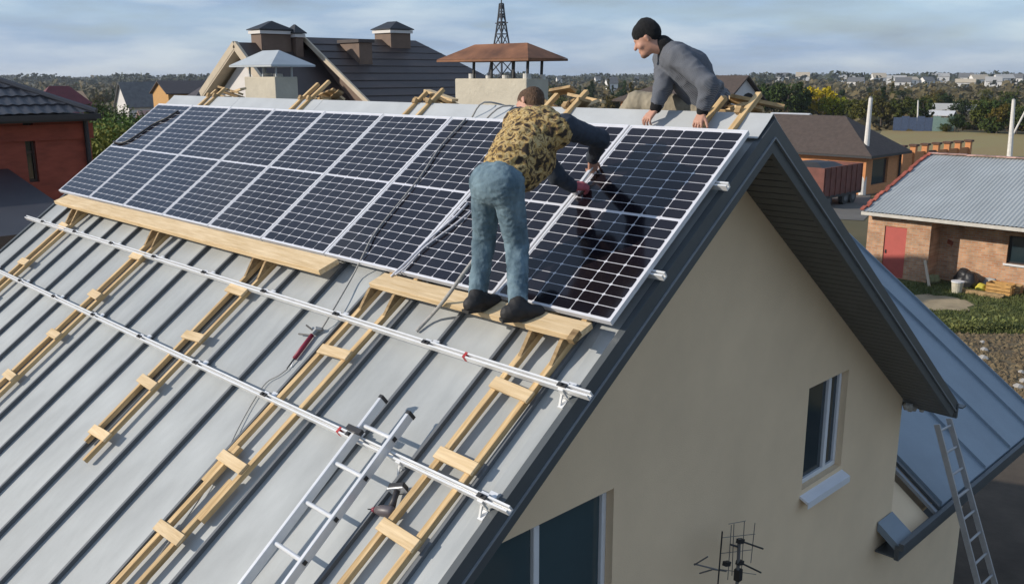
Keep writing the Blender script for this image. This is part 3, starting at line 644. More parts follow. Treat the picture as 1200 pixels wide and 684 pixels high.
def camo():
    m = bpy.data.materials.new('camouflage_cloth'); m.use_nodes = True; nt = m.node_tree; N = nt.nodes; K = nt.links.new; b = N['Principled BSDF']
    t = N.new('ShaderNodeTexCoord'); nz = N.new('ShaderNodeTexNoise'); nz.inputs['Scale'].default_value = 24; nz.inputs['Detail'].default_value = 4; nz.inputs['Distortion'].default_value = 0.5
    K(t.outputs['Object'], nz.inputs['Vector']); cr = N.new('ShaderNodeValToRGB'); cr.color_ramp.interpolation = 'CONSTANT'
    cols = [(0.0, (0.035, 0.024, 0.016)), (0.40, (0.12, 0.075, 0.032)), (0.46, (0.38, 0.25, 0.085)), (0.53, (0.50, 0.37, 0.17)), (0.60, (0.20, 0.13, 0.055)), (0.66, (0.06, 0.042, 0.025))]
    e = cr.color_ramp.elements; e[0].position, e[0].color = cols[0][0], (*cols[0][1], 1); e[1].position, e[1].color = cols[1][0], (*cols[1][1], 1)
    for p, c in cols[2:]: x = e.new(p); x.color = (*c, 1)
    K(nz.outputs[0], cr.inputs[0]); K(cr.outputs[0], b.inputs['Base Color']); b.inputs['Roughness'].default_value = 0.9; return m
M_CAMO = camo()
def knit():
    m = bpy.data.materials.new('grey_rib_knit'); m.use_nodes = True; nt = m.node_tree; N = nt.nodes; K = nt.links.new; b = N['Principled BSDF']
    t = N.new('ShaderNodeTexCoord'); mp = N.new('ShaderNodeMapping'); mp.inputs['Rotation'].default_value = (0.3, 0.55, 0.2); K(t.outputs['Object'], mp.inputs[0])
    w = N.new('ShaderNodeTexWave'); w.wave_type = 'BANDS'; w.bands_direction = 'Z'; w.inputs['Scale'].default_value = 36; w.inputs['Distortion'].default_value = 1.2; w.inputs['Detail'].default_value = 2
    K(mp.outputs[0], w.inputs['Vector']); cr = N.new('ShaderNodeValToRGB'); e = cr.color_ramp.elements; e[0].position = 0.25; e[1].position = 0.75
    e[0].color = (0.085, 0.092, 0.108, 1); e[1].color = (0.165, 0.178, 0.205, 1); K(w.outputs['Color'], cr.inputs[0]); K(cr.outputs[0], b.inputs['Base Color'])
    bp = N.new('ShaderNodeBump'); bp.inputs['Strength'].default_value = 0.5; bp.inputs['Distance'].default_value = 0.01; K(w.outputs['Color'], bp.inputs['Height']); K(bp.outputs[0], b.inputs['Normal'])
    b.inputs['Roughness'].default_value = 0.95; return m
M_KNIT = knit()
def head_prims(c, face, up, S=1.0):
    """c head centre, face forward, up crown; returns smooth primitives"""
    f = unit(face); u = unit(np.asarray(up)-f*(np.asarray(up)@f)); x = np.cross(f, u); P = []
    def q(a, b, d): return c+S*(f*a+u*b+x*d)
    P.append((q(-0.018, 0.03, 0), q(0.012, 0.03, 0), 0.083*S, 0.079*S, 0.02, (x, 1.15)))
    P.append((q(0.03, -0.03, 0), q(0.042, -0.075, 0), 0.062*S, 0.040*S, 0.03, (x, 1.05)))
    P.append((q(0.066, -0.092, 0), q(0.070, -0.094, 0), 0.018*S, 0.018*S, 0.02, None))         # chin
    P.append((q(0.088, 0.012, 0), q(0.108, -0.024, 0), 0.009*S, 0.014*S, 0.010, None))         # nose
    P.append((q(0.082, 0.030, -0.03), q(0.082, 0.030, 0.03), 0.012*S, 0.012*S, 0.012, None))   # brow
    P.append((q(0.083, -0.054, -0.016), q(0.083, -0.054, 0.016), 0.0075*S, 0.0075*S, 0.006, None))
    P.append((q(0.082, -0.066, -0.013), q(0.082, -0.066, 0.013), 0.0085*S, 0.0085*S, 0.006, None))
    for sg in (-1, 1):
        P.append((q(-0.012, 0.012, sg*0.077), q(-0.020, -0.018, sg*0.075), 0.018*S, 0.012*S, 0.006, (x, 2.2)))   # ear
        P.append((q(0.060, -0.022, sg*0.040), q(0.055, -0.03, sg*0.045), 0.018*S, 0.018*S, 0.02, None))          # cheek
    return P, q
def run(sdf, prims):
    for p in prims:
        sq = p[5] if len(p) > 5 else None; sdf.prim(p[0], p[1], p[2], p[3], p[4] if len(p) > 4 else 0.02, sq)
def part(sdf, root, name, m, wr=None, it=1):
    me = sdf.mesh(name, m, wr, it); me.transform(Matrix.Translation(-Vector(root.location))); return link(name, me, root)
A3 = lambda *p: np.array(p, float)

# ---- worker bent over the panels
FL, FR = rpt((566, 362), 0.16), rpt((613, 374), 0.16)     # soles
HIP = on((585, 212), 1, -1.50); NECK = on((637, 141), 1, -1.04); HEAD = on((620, 124), 1, -0.93)
person = empty('person', (FL+FR)/2, label='person in camouflage vest and jeans bent over the panels with a tool', cat='person')
TD = unit(NECK-HIP); XR = A3(0.93, 0.30, 0.02); XR = unit(XR-TD*(XR@TD)); BK = np.cross(XR, TD)   # right side, back side
if BK[2] < 0: BK = -BK
HL, HR = HIP-A3(0.085, 0.01, 0)+A3(0, 0, -0.02), HIP+A3(0.085, 0.0, -0.02)
KL, KR = on((567, 285), 1, -1.47), on((606, 288), 1, -1.42)
AL, AR = on((559, 350), 1, FL[1]-0.01), on((607, 361), 1, FR[1]-0.01)
SL, SR = NECK-XR*0.19-TD*0.03, NECK+XR*0.19-TD*0.035
WRr, WLl = on((694, 186), 1, -0.50), on((671, 219), 1, -0.70)
ELr = on((703, 163), 1, -0.68); ELl = on((652, 206), 1, -0.88)
lo, hi = A3(-1.75, -2.1, 6.35), A3(-0.2, -0.2, 8.15)
fwdR = unit(A3(-0.05, 0.25, -0.75)); fwdL = unit(A3(0.2, 0.5, -0.25))
handR = hand_prims(WRr, A3(-0.15, 0.30, -0.85), A3(0.75, -0.35, 0.2), -1, (0.5, 0.8, 0.6), 1.05)
handL = hand_prims(WLl, A3(0.45, 0.75, 0.05), A3(0.2, -0.5, 0.8), -1, (0.5, 0.8, 0.6), 1.05)
HF, HU = unit(A3(-0.92, -0.12, -0.42)), unit(A3(-0.30, 0.45, 0.80))
hp, hq = head_prims(HEAD, HF, HU, 1.0)
legs = [(HL, KL, 0.085, 0.058, 0.03), (KL, AL, 0.058, 0.042, 0.02), (HR, KR, 0.085, 0.058, 0.03), (KR, AR, 0.058, 0.042, 0.02)]
torso = [(HIP, HIP+TD*0.16, 0.125, 0.118, 0.04, (BK, 1.25)), (HIP+TD*0.16, NECK-TD*0.10, 0.118, 0.135, 0.05, (BK, 1.3)), (SL+TD*0.0, SR, 0.066, 0.066, 0.06)]
arms = [(SL, ELl, 0.056, 0.044, 0.02), (ELl, WLl, 0.042, 0.029, 0.02), (SR, ELr, 0.056, 0.044, 0.02), (ELr, WRr, 0.042, 0.029, 0.02)]
b = SDF(lo, hi, 0.0062)
run(b, legs+torso+arms+[(NECK-TD*0.03, HEAD-HU*0.05-HF*0.02, 0.058, 0.054, 0.02)]+hp+handR+handL+[(AL, FL+A3(0, 0.02, 0.04), 0.04, 0.04, 0.02), (AR, FR+A3(0, 0.02, 0.04), 0.04, 0.04, 0.02)])
part(b, person, 'body', M_SKIN)
b = SDF(A3(-1.5, -2.0, 6.5), A3(-0.3, -0.9, 7.75), 0.0085)
up_ = A3(0, 0, 1)
run(b, [(HL-A3(0, 0.015, 0), KL, 0.104, 0.073, 0.03), (KL, AL+up_*0.0, 0.073, 0.057, 0.02), (HR-A3(0, 0.015, 0), KR, 0.104, 0.073, 0.03), (KR, AR, 0.073, 0.057, 0.02),
        (HIP-A3(0.055, 0.03, 0.02), HIP+A3(0.055, -0.03, -0.02), 0.120, 0.120, 0.05), (HIP-TD*0.02, HIP+TD*0.14, 0.140, 0.140, 0.05, (BK, 1.15))])
part(b, person, 'jeans', M_JEANS, lambda p, f1=fold(11, 0.006, (1, 1.2, 1.5), 3.1), f2=fold(27, 0.004, (1, 1, 1.3), 7.7): f1(p)+f2(p))
# belt
b = SDF(A3(-1.5, -2.0, 7.1), A3(-0.3, -0.9, 7.9), 0.0085)
run(b, [(HIP+TD*0.125, HIP+TD*0.15, 0.151, 0.150, 0.01, (BK, 1.12))]); part(b, person, 'belt', M_BOOT)
b = SDF(lo+A3(0, 0.3, 0.5), hi, 0.0085)
run(b, [(SL, ELl, 0.078, 0.060, 0.03), (ELl, WLl-unit(WLl-ELl)*0.01, 0.058, 0.045, 0.03), (SR, ELr, 0.080, 0.062, 0.03), (ELr, WRr-unit(WRr-ELr)*0.01, 0.060, 0.045, 0.03), (SL, SR, 0.075, 0.075, 0.04), (NECK-TD*0.06, NECK+TD*0.0, 0.075, 0.068, 0.03)])
part(b, person, 'jacket', M_NAVY, fold(16, 0.006, (1, 1, 1), 1.7))
b = SDF(lo+A3(0, 0.2, 0.5), hi, 0.0085)
run(b, [(HIP+TD*0.13, HIP+TD*0.30, 0.175, 0.185, 0.05, (BK, 1.22)), (HIP+TD*0.30, NECK-TD*0.13, 0.185, 0.178, 0.05, (BK, 1.2)), (SL*0.88+NECK*0.12-TD*0.05, SR*0.88+NECK*0.12-TD*0.05, 0.098, 0.098, 0.07),
        (NECK-TD*0.10-XR*0.05, NECK-TD*0.10+XR*0.05, 0.125, 0.125, 0.06), (HIP+TD*0.16-BK*0.10+XR*0.06, HIP+TD*0.34-BK*0.13+XR*0.05, 0.10, 0.12, 0.06), (NECK-TD*0.035, NECK+TD*0.02, 0.086, 0.080, 0.03)])
part(b, person, 'vest', M_CAMO, fold(14, 0.013, (1, 1, 1), 8.2))
b = SDF(HEAD-0.2, HEAD+0.2, 0.006)
run(b, [(hq(-0.030, 0.040, 0), hq(-0.005, 0.044, 0), 0.088, 0.085, 0.02, (np.cross(HF, HU), 1.12)), (hq(-0.055, -0.02, 0), hq(-0.05, -0.045, 0), 0.060, 0.05, 0.03), (hq(0.045, 0.075, 0), hq(0.03, 0.08, 0.0), 0.045, 0.05, 0.03)])
part(b, person, 'hair', M_HAIR, fold(60, 0.004, (1, 1, 1), 2))
for nm, A_, F_, dirx in (('boot', AL, FL, A3(0.10, 0.97, 0)), ('boot', AR, FR, A3(0.45, 0.85, 0))):
    b = SDF(F_-A3(0.3, 0.3, 0.12), F_+A3(0.3, 0.35, 0.3), 0.0075); d_ = unit(dirx); h_ = F_-d_*0.10
    run(b, [(h_+up_*0.045, h_+d_*0.12+up_*0.05, 0.050, 0.052, 0.02), (h_+d_*0.12+up_*0.045, h_+d_*0.200+up_*0.040, 0.052, 0.046, 0.02), (h_+d_*0.04+up_*0.05, A_+up_*0.03, 0.058, 0.056, 0.03)])
    o = part(b, person, nm, M_BOOT, fold(25, 0.003))
    sb_ = MB(); pts = [(-0.048, -0.038), (-0.048, 0.038), (0.10, 0.048), (0.19, 0.046), (0.255, 0.022), (0.255, -0.022), (0.19, -0.046), (0.10, -0.048)]; xx = np.cross(d_, up_)
    sb_.prism([h_+d_*p[0]+xx*p[1]-up_*0.004 for p in pts], (0, 0, 0.02)); sb_.v = [tuple(np.asarray(p)-np.array(person.location)) for p in sb_.v]; sb_.build('sole', M_SOLE, o)
b = SDF(WLl-0.2, WLl+0.25, 0.0055)
run(b, [(p[0], p[1], p[2]+0.004, p[3]+0.004, p[4]) for p in handL]+[(WLl-unit(WLl-ELl)*0.03, WLl+fwdL*0.01, 0.040, 0.036, 0.01)]); part(b, person, 'glove', M_GLOVE)
# tool in his hands
tl = obj_at('hand_tool', on((675, 222), 1, -0.66), label='silver ratchet wrench held by the bent worker over the panel joint', cat='tool')
t0, t1 = on((673, 224), 1, -0.64), on((701, 186), 1, -0.43)
lbuild(MB().bar(t0, t1, 0.028, 0.014, NV), tl, 'handle', M_ALU, bevel=0.004); lbuild(MB().tube([t0-NV*0.02, t0+NV*0.03], 0.022, 12), tl, 'socket', M_ALU)
# rope clipped to him
cable('safety_rope', [on((574, 262), 1, -1.42), on((560, 296), 1, -1.53), on((542, 322), 1, -1.62), on((522, 350), 1, -1.66), rpt((505, 370), 0.06), rpt((488, 388), 0.02)], 0.013, M_CORD, 'thick grey safety rope running from the bent worker to the roof sheets', 'rope', n=8)

# ---- worker seated on the ridge
P2 = on((829, 128), 1, 0.52); person2 = empty('person', A3(P2[0], P2[1], 7.6), label='person in black beanie and grey knit sweater seated on the ridge', cat='person')
HIP = P2; NECK = on((783, 55), 1, 0.34); HEAD = on((758, 46), 1, 0.24); CH = on((808, 84), 1, 0.42)
TD = unit(NECK-HIP)
SLf, SRt = on((797, 68), 1, 0.22), on((779, 68), 1, 0.52)          # his left shoulder is on the panel side
HA, HB = on((768, 128), 1, 0.12), on((823, 132), 1, 0.12)          # wrists above the panel edge
EB, EA = on((831, 100), 1, 0.14), on((777, 103), 1, 0.22)
K1 = on((746, 120), 1, 0.36); F1 = on((728, 140), 1, 0.40)
K2 = A3(HIP[0]-0.30, HIP[1]+0.38, HIP[2]-0.12); F2 = K2+A3(0.05, 0.30, -0.36)
lo, hi = A3(-1.75, -0.3, 7.3), A3(0.15, 1.5, 8.7)
HF, HU = unit(A3(-0.86, -0.42, -0.42)), unit(A3(-0.42, -0.12, 0.92))
hp, hq = head_prims(HEAD-HU*0.01, HF, HU, 1.0)
hA = hand_prims(HA, A3(-0.25, -0.45, -0.55), A3(-0.1, -0.75, 0.6), 1, (0.3, 0.55, 0.5), 1.05, 0.14)
hB = hand_prims(HB, A3(0.02, -0.45, -0.55), A3(0.0, -0.75, 0.6), -1, (0.3, 0.6, 0.5), 1.05, 0.12)
SIDE = unit(SLf-SRt)
FRN = unit(np.cross(TD, SIDE))
arms = [(SLf, EB, 0.055, 0.044, 0.02), (EB, HB, 0.043, 0.029, 0.02), (SRt, EA, 0.055, 0.044, 0.02), (EA, HA, 0.043, 0.029, 0.02)]
b = SDF(lo, hi, 0.0062)
run(b, [(HIP, CH, 0.13, 0.135, 0.04, (FRN, 1.2)), (CH, NECK-TD*0.06, 0.135, 0.10, 0.04, (FRN, 1.2)), (SLf, SRt, 0.06, 0.06, 0.05), (NECK-TD*0.02, HEAD-HU*0.06-HF*0.015, 0.056, 0.054, 0.02),
        (HIP, K1, 0.08, 0.058, 0.03), (K1, F1, 0.055, 0.04, 0.02), (HIP, K2, 0.08, 0.058, 0.03), (K2, F2, 0.055, 0.04, 0.02)]+arms+hp+hA+hB)
part(b, person2, 'body', M_SKIN)
b = SDF(lo, hi, 0.0085)
run(b, [(HIP-A3(0, 0.06, 0.02), HIP+A3(0, 0.08, -0.02), 0.135, 0.135, 0.05), (HIP-A3(0, 0.05, 0.02), K1, 0.115, 0.082, 0.04), (K1, F1, 0.082, 0.062, 0.03), (HIP+A3(0, 0.06, -0.02), K2, 0.11, 0.08, 0.04), (K2, F2, 0.08, 0.062, 0.03)])
part(b, person2, 'trousers', M_KHAKI, fold(12, 0.008, (1.4, 1, 1), 4))
b = SDF(lo, hi, 0.0085)
run(b, [(HIP+TD*0.02, CH, 0.172, 0.178, 0.05, (FRN, 1.2)), (CH, NECK-TD*0.10, 0.178, 0.125, 0.06, (FRN, 1.15)), (SLf, SRt, 0.086, 0.086, 0.07), (SLf, EB, 0.083, 0.068, 0.03), (EB, HB-unit(HB-EB)*0.05, 0.068, 0.052, 0.03),
        (SRt, EA, 0.083, 0.066, 0.03), (EA, HA-unit(HA-EA)*0.05, 0.066, 0.050, 0.03)])
part(b, person2, 'sweater', M_KNIT, fold(11, 0.008, (1, 1, 1), 6.5))
for E_, H_ in ((EB, HB), (EA, HA)):
    d_ = unit(H_-E_); b = SDF(H_-0.15, H_+0.15, 0.006); run(b, [(H_-d_*0.07, H_-d_*0.012, 0.052, 0.045, 0.01)]); part(b, person2, 'cuff', M_BEANIE)
b = SDF(NECK-0.25, NECK+0.25, 0.007); run(b, [(NECK-TD*0.07, NECK+unit(HEAD-NECK)*0.045, 0.082, 0.070, 0.02)]); part(b, person2, 'collar', M_BEANIE, fold(20, 0.004))
b = SDF(HEAD-0.25, HEAD+0.25, 0.006)
run(b, [(hq(-0.030, 0.070, 0), hq(0.014, 0.062, 0), 0.084, 0.082, 0.02, (np.cross(HF, HU), 1.05)), (hq(-0.02, 0.10, 0), hq(-0.02, 0.115, 0), 0.062, 0.05, 0.03), (hq(-0.050, 0.025, 0), hq(-0.055, 0.03, 0), 0.066, 0.066, 0.03)])
part(b, person2, 'beanie', M_BEANIE, fold(22, 0.004))
b = SDF(HEAD-0.25, HEAD+0.25, 0.006)
run(b, [(hq(0.045, -0.085, 0), hq(0.062, -0.092, 0), 0.034, 0.028, 0.02, None)]); part(b, person2, 'beard', mat('dark_stubble', (0.26, 0.15, 0.11), 0.9, 0.3, 50))
b = SDF(lo, hi, 0.008); dk = CH*0.35+HIP*0.65
run(b, [(dk-SIDE*0.06+FRN*0.13, dk+SIDE*0.05+FRN*0.13, 0.055, 0.05, 0.02), (dk+SIDE*0.10+FRN*0.10-TD*0.10, dk+SIDE*0.02+FRN*0.14-TD*0.08, 0.06, 0.05, 0.02)])
part(b, person2, 'tool_belt', mat('tool_belt_web', (0.05, 0.05, 0.055), 0.8, 0.8, 26, col2=(0.26, 0.26, 0.27)), fold(30, 0.006))
for nm, F_ in (('boot', F1), ('boot', F2)):
    b = SDF(F_-0.3, F_+0.3, 0.0085); d_ = unit(A3(-0.8, 0.4, -0.3)); run(b, [(F_-d_*0.02, F_+d_*0.16-A3(0, 0, 0.02), 0.052, 0.042, 0.02)]); part(b, person2, nm, M_BOOT)
# ================================================================== aluminium ladder against the side wing
yl0 = on((1112, 578), 0, -0.10)[1]; yl1 = on((1130, 570), 0, -0.10)[1]
M_ALUD = mat('shaded_aluminium', (0.40, 0.40, 0.40), 0.5, 0.1, 9, metal=0.3)  # aluminium darkened in colour for the shade this ladder stands in
lad = empty('leaning_ladder', (0.9, yl0, 0), label='long aluminium ladder leaning on the gutter of the blue wing roof', cat='ladder')
def lad_pt(y, p): return on(p, 1, y)
La, Lb = lad_pt(yl0, (1098, 497)), lad_pt(yl0, (1146, 684)); Ra, Rb = lad_pt(yl1, (1112, 490)), lad_pt(yl1, (1166, 684))
def down(a, b): t = (0.0-a[2])/(b[2]-a[2]); return a+(b-a)*t
Lb, Rb = down(La, Lb), down(Ra, Rb)
lbuild(MB().bar(La, Lb, 0.028, 0.065, (1, 0, 0.4)), lad, 'stile', M_ALUD); lbuild(MB().bar(Ra, Rb, 0.028, 0.065, (1, 0, 0.4)), lad, 'stile', M_ALUD)
for i in range(16):
    f = 0.02+i*0.062; lbuild(MB().tube([La+(Lb-La)*f, Ra+(Rb-Ra)*f], 0.015, 8), lad, 'rung', M_ALUD)
# television aerial bracketed to the gable wall
M_WIRE = mat('aerial_wire', (0.16, 0.16, 0.16), 0.6, 0.1, metal=0.4)
ae = empty('television_aerial', (XW+0.35, 0.95, 3.2), label='grid television aerial standing off the cream gable wall', cat='aerial')
xa = XW+0.38
def ap(x_, y_, dx=0.0): return on((800+x_/8.14, 600+y_/8.14), 0, xa+dx)
lbuild(MB().tube([ap(540, 250), ap(530, 480), ap(505, 900)], 0.014, 8), ae, 'mast', M_WIRE)
lbuild(MB().tube([ap(378, 180), ap(360, 400), ap(330, 760)], 0.006, 6), ae, 'reflector_edge', M_BLACK)
for x0, y0, x1, y1 in ((378, 240, 690, 205), (365, 390, 660, 355), (350, 540, 700, 590), (440, 110, 600, 80)): lbuild(MB().tube([ap(x0, y0, -0.05), ap(x1, y1, -0.05)], 0.003, 5), ae, 'grid_wire', M_WIRE)
for x0, y0, x1, y1 in ((465, 120, 430, 640), (590, 80, 560, 560), (690, 100, 650, 480), (490, 110, 470, 600)): lbuild(MB().tube([ap(x0, y0, -0.05), ap(x1, y1, -0.05)], 0.0035, 5), ae, 'grid_wire', M_WIRE)
for x0, y0, x1, y1 in ((550, 270, 765, 345), (545, 475, 745, 572), (455, 305, 525, 325)): lbuild(MB().tube([ap(x0, y0), ap(x1, y1, 0.04)], 0.008, 6), ae, 'dipole', M_BLACK)
for x0, y0, x1, y1 in ((110, 500, 240, 420), (160, 580, 280, 545), (110, 490, 330, 545), (280, 540, 420, 560)): lbuild(MB().tube([ap(x0, y0, -0.1), ap(x1, y1)], 0.006, 6), ae, 'director', M_WIRE)
for x0, y0 in ((550, 275), (545, 480), (420, 490)): lbuild(MB().bar(ap(x0-22, y0), ap(x0+22, y0-6), 0.035, 0.035), ae, 'insulator', M_BLACK)
lbuild(MB().bar(ap(532, 540), ap(526, 645), 0.05, 0.05), ae, 'amplifier_box', M_BLACK)
lbuild(MB().tube([ap(540, 300), (XW-0.0, on((866, 640), 0, XW)[1], on((866, 640), 0, XW)[2])], 0.012, 6), ae, 'wall_arm', M_WIRE)

# ================================================================== neighbouring houses
M_TILE = mat('charcoal_metal_tile', (0.045, 0.045, 0.052), 0.45, 0.15, 2)
M_REDWALL = mat('red_brick_wall', (0.27, 0.065, 0.038), 0.85, 0.2, 3, (1, 1, 3), bump=0.2, bscale=40)
M_BROWNR = mat('brown_metal_roof', (0.055, 0.040, 0.036), 0.5, 0.15, 2)
M_BROWNB = mat('brown_siding', (0.16, 0.105, 0.075), 0.7, 0.15, 3)
M_CREAM = mat('cream_trim', (0.50, 0.42, 0.31), 0.7, 0.1, 3)
M_WHITEW = mat('white_wall', (0.66, 0.63, 0.60), 0.85, 0.06, 2)
M_ORANGE = mat('orange_brick', (0.58, 0.25, 0.10), 0.85, 0.12, 3, (1, 1, 3))
M_SHINGLE = mat('brown_shingle', (0.075, 0.055, 0.045), 0.85, 0.2, 4, bump=0.3, bscale=12)
M_GREYR = mat('grey_slate_roof', (0.14, 0.14, 0.14), 0.8, 0.2, 2)
M_REDR = mat('dark_red_roof', (0.13, 0.022, 0.028), 0.6, 0.2, 2)

def tile_roof(h, name, o, ex, up, w0, w1, L, row=0.36, wave=0.2, m=M_TILE, seg=5):
    """metal-tile slope: o eave origin, ex along the eave, up the slope; trapezium from w0 (eave span) to w1 (top span)"""
    ex, up = unit(ex), unit(up); n = unit(np.cross(ex, up)); n = n if n[2] > 0 else -n
    mb = MB(); rows = max(2, int(L/row)); V = []; cols = int((w0[1]-w0[0])/wave*seg)
    for r_ in range(rows):
        for e_ in (0, 1):
            t = (r_+e_)/rows; a0 = w0[0]+(w1[0]-w0[0])*t; a1 = w0[1]+(w1[1]-w0[1])*t
            for c_ in range(cols+1):
                x = w0[0]+(w0[1]-w0[0])*c_/cols; x = min(max(x, a0), a1)
                z = 0.022*(0.5+0.5*math.cos(2*math.pi*x/wave))+(0.028 if e_ == 0 else 0.0)
                V.append(np.asarray(o)+ex*x+up*(L*t)+n*z)
    Fc = []
    for r_ in range(rows*2-1):
        for c_ in range(cols):
            a_ = r_*(cols+1)+c_; Fc.append((a_, a_+1, a_+cols+2, a_+cols+1))
    mb.add(V, Fc); return lbuild(mb, h, name, m)

# --- red brick house with charcoal tile roof, left
ec = dep((113, 133), 18.0); rx, ry, rz_ = ec
rh = empty('red_brick_house', (rx-5, ry-5, 0), label='dark red brick house with charcoal tiled hip roof and a tall narrow window', cat='house')
wx = rx-0.45; wy = on((105, 150), 0, wx)[1]
wyy = (on((27, 150), 0, wx)[1], on((39, 150), 0, wx)[1]); wzz = (on((48, 213), 0, wx)[2], on((33, 143), 0, wx)[2])
bm = wall_mesh([(wy-12, 0), (wy, 0), (wy, rz_-0.12), (wy-12, rz_-0.12)], [(wyy[0], wyy[1], wzz[0], wzz[1])], lambda y, z: (wx-rh.location[0], y-rh.location[1], z), (-0.3, 0, 0)); bmobj(bm, 'wall', M_REDWALL, rh)
lbuild(MB().box((wx-9, wy-0.3, 0), (wx-0.301, wy, rz_-0.12)), rh, 'wall', M_REDWALL)
lbuild(MB().box((wx-0.18, wyy[0], wzz[0]), (wx-0.15, wyy[1], wzz[1])), rh, 'window', mat('green_glass', (0.03, 0.04, 0.03), 0.12, 0.2))
ww = MB()
for zz in (wzz[0], (wzz[0]+wzz[1])/2-0.03, wzz[1]-0.05): ww.box((wx-0.149, wyy[0]+0.04, zz), (wx-0.11, wyy[1]-0.04, zz+0.05))
ww.box((wx-0.149, wyy[0], wzz[0]), (wx-0.105, wyy[0]+0.04, wzz[1])); ww.box((wx-0.149, wyy[1]-0.04, wzz[0]), (wx-0.105, wyy[1], wzz[1]))
lbuild(ww, rh, 'window_frame', mat('dark_frame', (0.05, 0.035, 0.03), 0.6, 0.1))
lbuild(MB().box((wx-0.02, wy-12, rz_-0.50), (wx+0.05, wy+0.05, rz_-0.20)), rh, 'cornice_band', M_REDWALL)
lbuild(MB().box((rx-9.0, ry-13, rz_-0.14), (rx, ry, rz_-0.02)), rh, 'eave_box', M_BLACK)
lbuild(MB().box((rx+0.002, ry-13, rz_-0.10), (rx+0.10, ry+0.05, rz_+0.0)), rh, 'gutter', M_BLACK)
lbuild(MB().tube([(wx+0.08, wy-0.10, rz_-0.1), (wx+0.08, wy-0.10, 0.2)], 0.05, 8), rh, 'downpipe', M_BLACK)
tg = 0.46; run_ = 4.5; Ls_ = math.hypot(run_, run_*tg)
tile_roof(rh, 'tiled_slope', (rx, ry-13, rz_), (0, 1, 0), (-1, 0, tg), (0, 13), (run_, 13-run_), Ls_)
tile_roof(rh, 'tiled_slope', (rx, ry, rz_), (-1, 0, 0), (0, -1, tg), (0, 9), (run_, 9-run_), Ls_, seg=3)
lbuild(MB().tube([(rx, ry, rz_+0.03), (rx-run_, ry-run_, rz_+run_*tg+0.05)], 0.07, 8), rh, 'hip_cap', M_TILE)
# lower canopy and red annex in front of it
a = dep((72, 218), 15.5); b2 = dep((0, 247), 14.6)
lbuild(MB().hexa([(wx+0.06, a[1]-7, a[2]-0.35), (a[0]+1.2, a[1]-7, a[2]-0.75), (a[0]+1.2, a[1], a[2]-0.75), (wx+0.06, a[1], a[2]-0.35)], [(wx+0.06, a[1]-7, a[2]+0.1), (a[0]+1.2, a[1]-7, a[2]-0.55), (a[0]+1.2, a[1], a[2]-0.55), (wx+0.06, a[1], a[2]+0.1)]), rh, 'canopy_roof', M_TILE)
lbuild(MB().box((wx+0.06, a[1]-7, 0), (a[0]+0.8, a[1]-0.3, a[2]-0.76)), rh, 'annex_wall', M_REDWALL)

# --- large brown-roofed house behind the ridge
ya = 9.0; A = on((288, 50), 1, ya); el = on((248, 108), 1, ya); er = on((345, 128), 1, ya)
bh = empty('brown_roofed_house', (A[0], ya+3, 0), label='large house with brown metal roofs and brown chimneys behind the ridge', cat='house')
def slab(h, name, P, th, m):                           # roof plane from a polygon, thickness straight down
    lbuild(MB().prism([np.asarray(p, float)-np.array([0, 0, th]) for p in P], (0, 0, th)), h, name, m)
yb_end = on((372, 50), 0, A[0])[1]
slab(bh, 'roof_slope', [(A[0], ya-0.3, A[2]), (A[0], yb_end, A[2]), (er[0], yb_end, er[2]), (er[0], ya-0.3, er[2])], 0.1, M_BROWNR)
slab(bh, 'roof_slope', [(A[0], ya-0.3, A[2]), (el[0], ya-0.3, el[2]), (el[0], yb_end, el[2]), (A[0], yb_end, A[2])], 0.1, M_BROWNR)
for e_ in (el, er):
    d_ = unit(e_-A); lbuild(MB().bar(A+A3(0, -0.36, -0.06), e_+A3(0, -0.36, -0.06), 0.10, 0.22, (0, 0, 1)), bh, 'bargeboard', M_CREAM)
    lbuild(MB().bar(A+A3(0, -0.15, -0.22), e_+A3(0, -0.15, -0.22), 0.5, 0.05, np.cross(d_, A3(0, 1, 0))), bh, 'soffit', M_CREAM)
lbuild(MB().prism([A-A3(0, 0, 0.3), el+A3(0.35, 0, -0.2), A3(el[0]+0.35, ya, 0), A3(er[0]-0.35, ya, 0), er+A3(-0.35, 0, -0.2)], (0, 0.3, 0)), bh, 'gable_wall', M_WHITEW)
lbuild(MB().box((el[0]+0.4, ya+0.3, 0), (er[0]-0.4, yb_end-0.3, min(el[2], er[2])-0.3)), bh, 'wall', M_WHITEW)
yq = on((360, 50), 0, A[0])[1]; B = on((366, 44), 1, yq); br = on((445, 122), 1, yq); RE = on((487, 50), 0, B[0])
run2 = br[0]-B[0]; hx = br[0]; hz = br[2]; yend = RE[1]+run2*0.7
slab(bh, 'roof_slope', [(B[0], yq-0.3, B[2]), (br[0], yq-0.3, br[2]), (hx, yend, hz), (B[0], RE[1], B[2])], 0.1, M_BROWNR)
slab(bh, 'roof_slope', [(B[0], yq-0.3, B[2]), (B[0], RE[1], B[2]), (B[0]-run2, yend, hz), (B[0]-run2, yq-0.3, hz)], 0.1, M_BROWNR)
slab(bh, 'roof_hip', [(B[0], RE[1], B[2]), (hx, yend, hz), (B[0]-run2, yend, hz)], 0.1, M_BROWNR)
lbuild(MB().bar(B+A3(0, -0.34, -0.02), br+A3(0, -0.34, -0.02), 0.07, 0.14, (0, 0, 1)), bh, 'bargeboard', M_CREAM)
lbuild(MB().prism([B-A3(0, 0, 0.2), A3(B[0]-run2+0.4, yq, hz-0.1), A3(B[0]-run2+0.4, yq, 0), A3(hx-0.4, yq, 0), A3(hx-0.4, yq, hz-0.1)], (0, 0.3, 0)), bh, 'gable_wall', M_BROWNB)
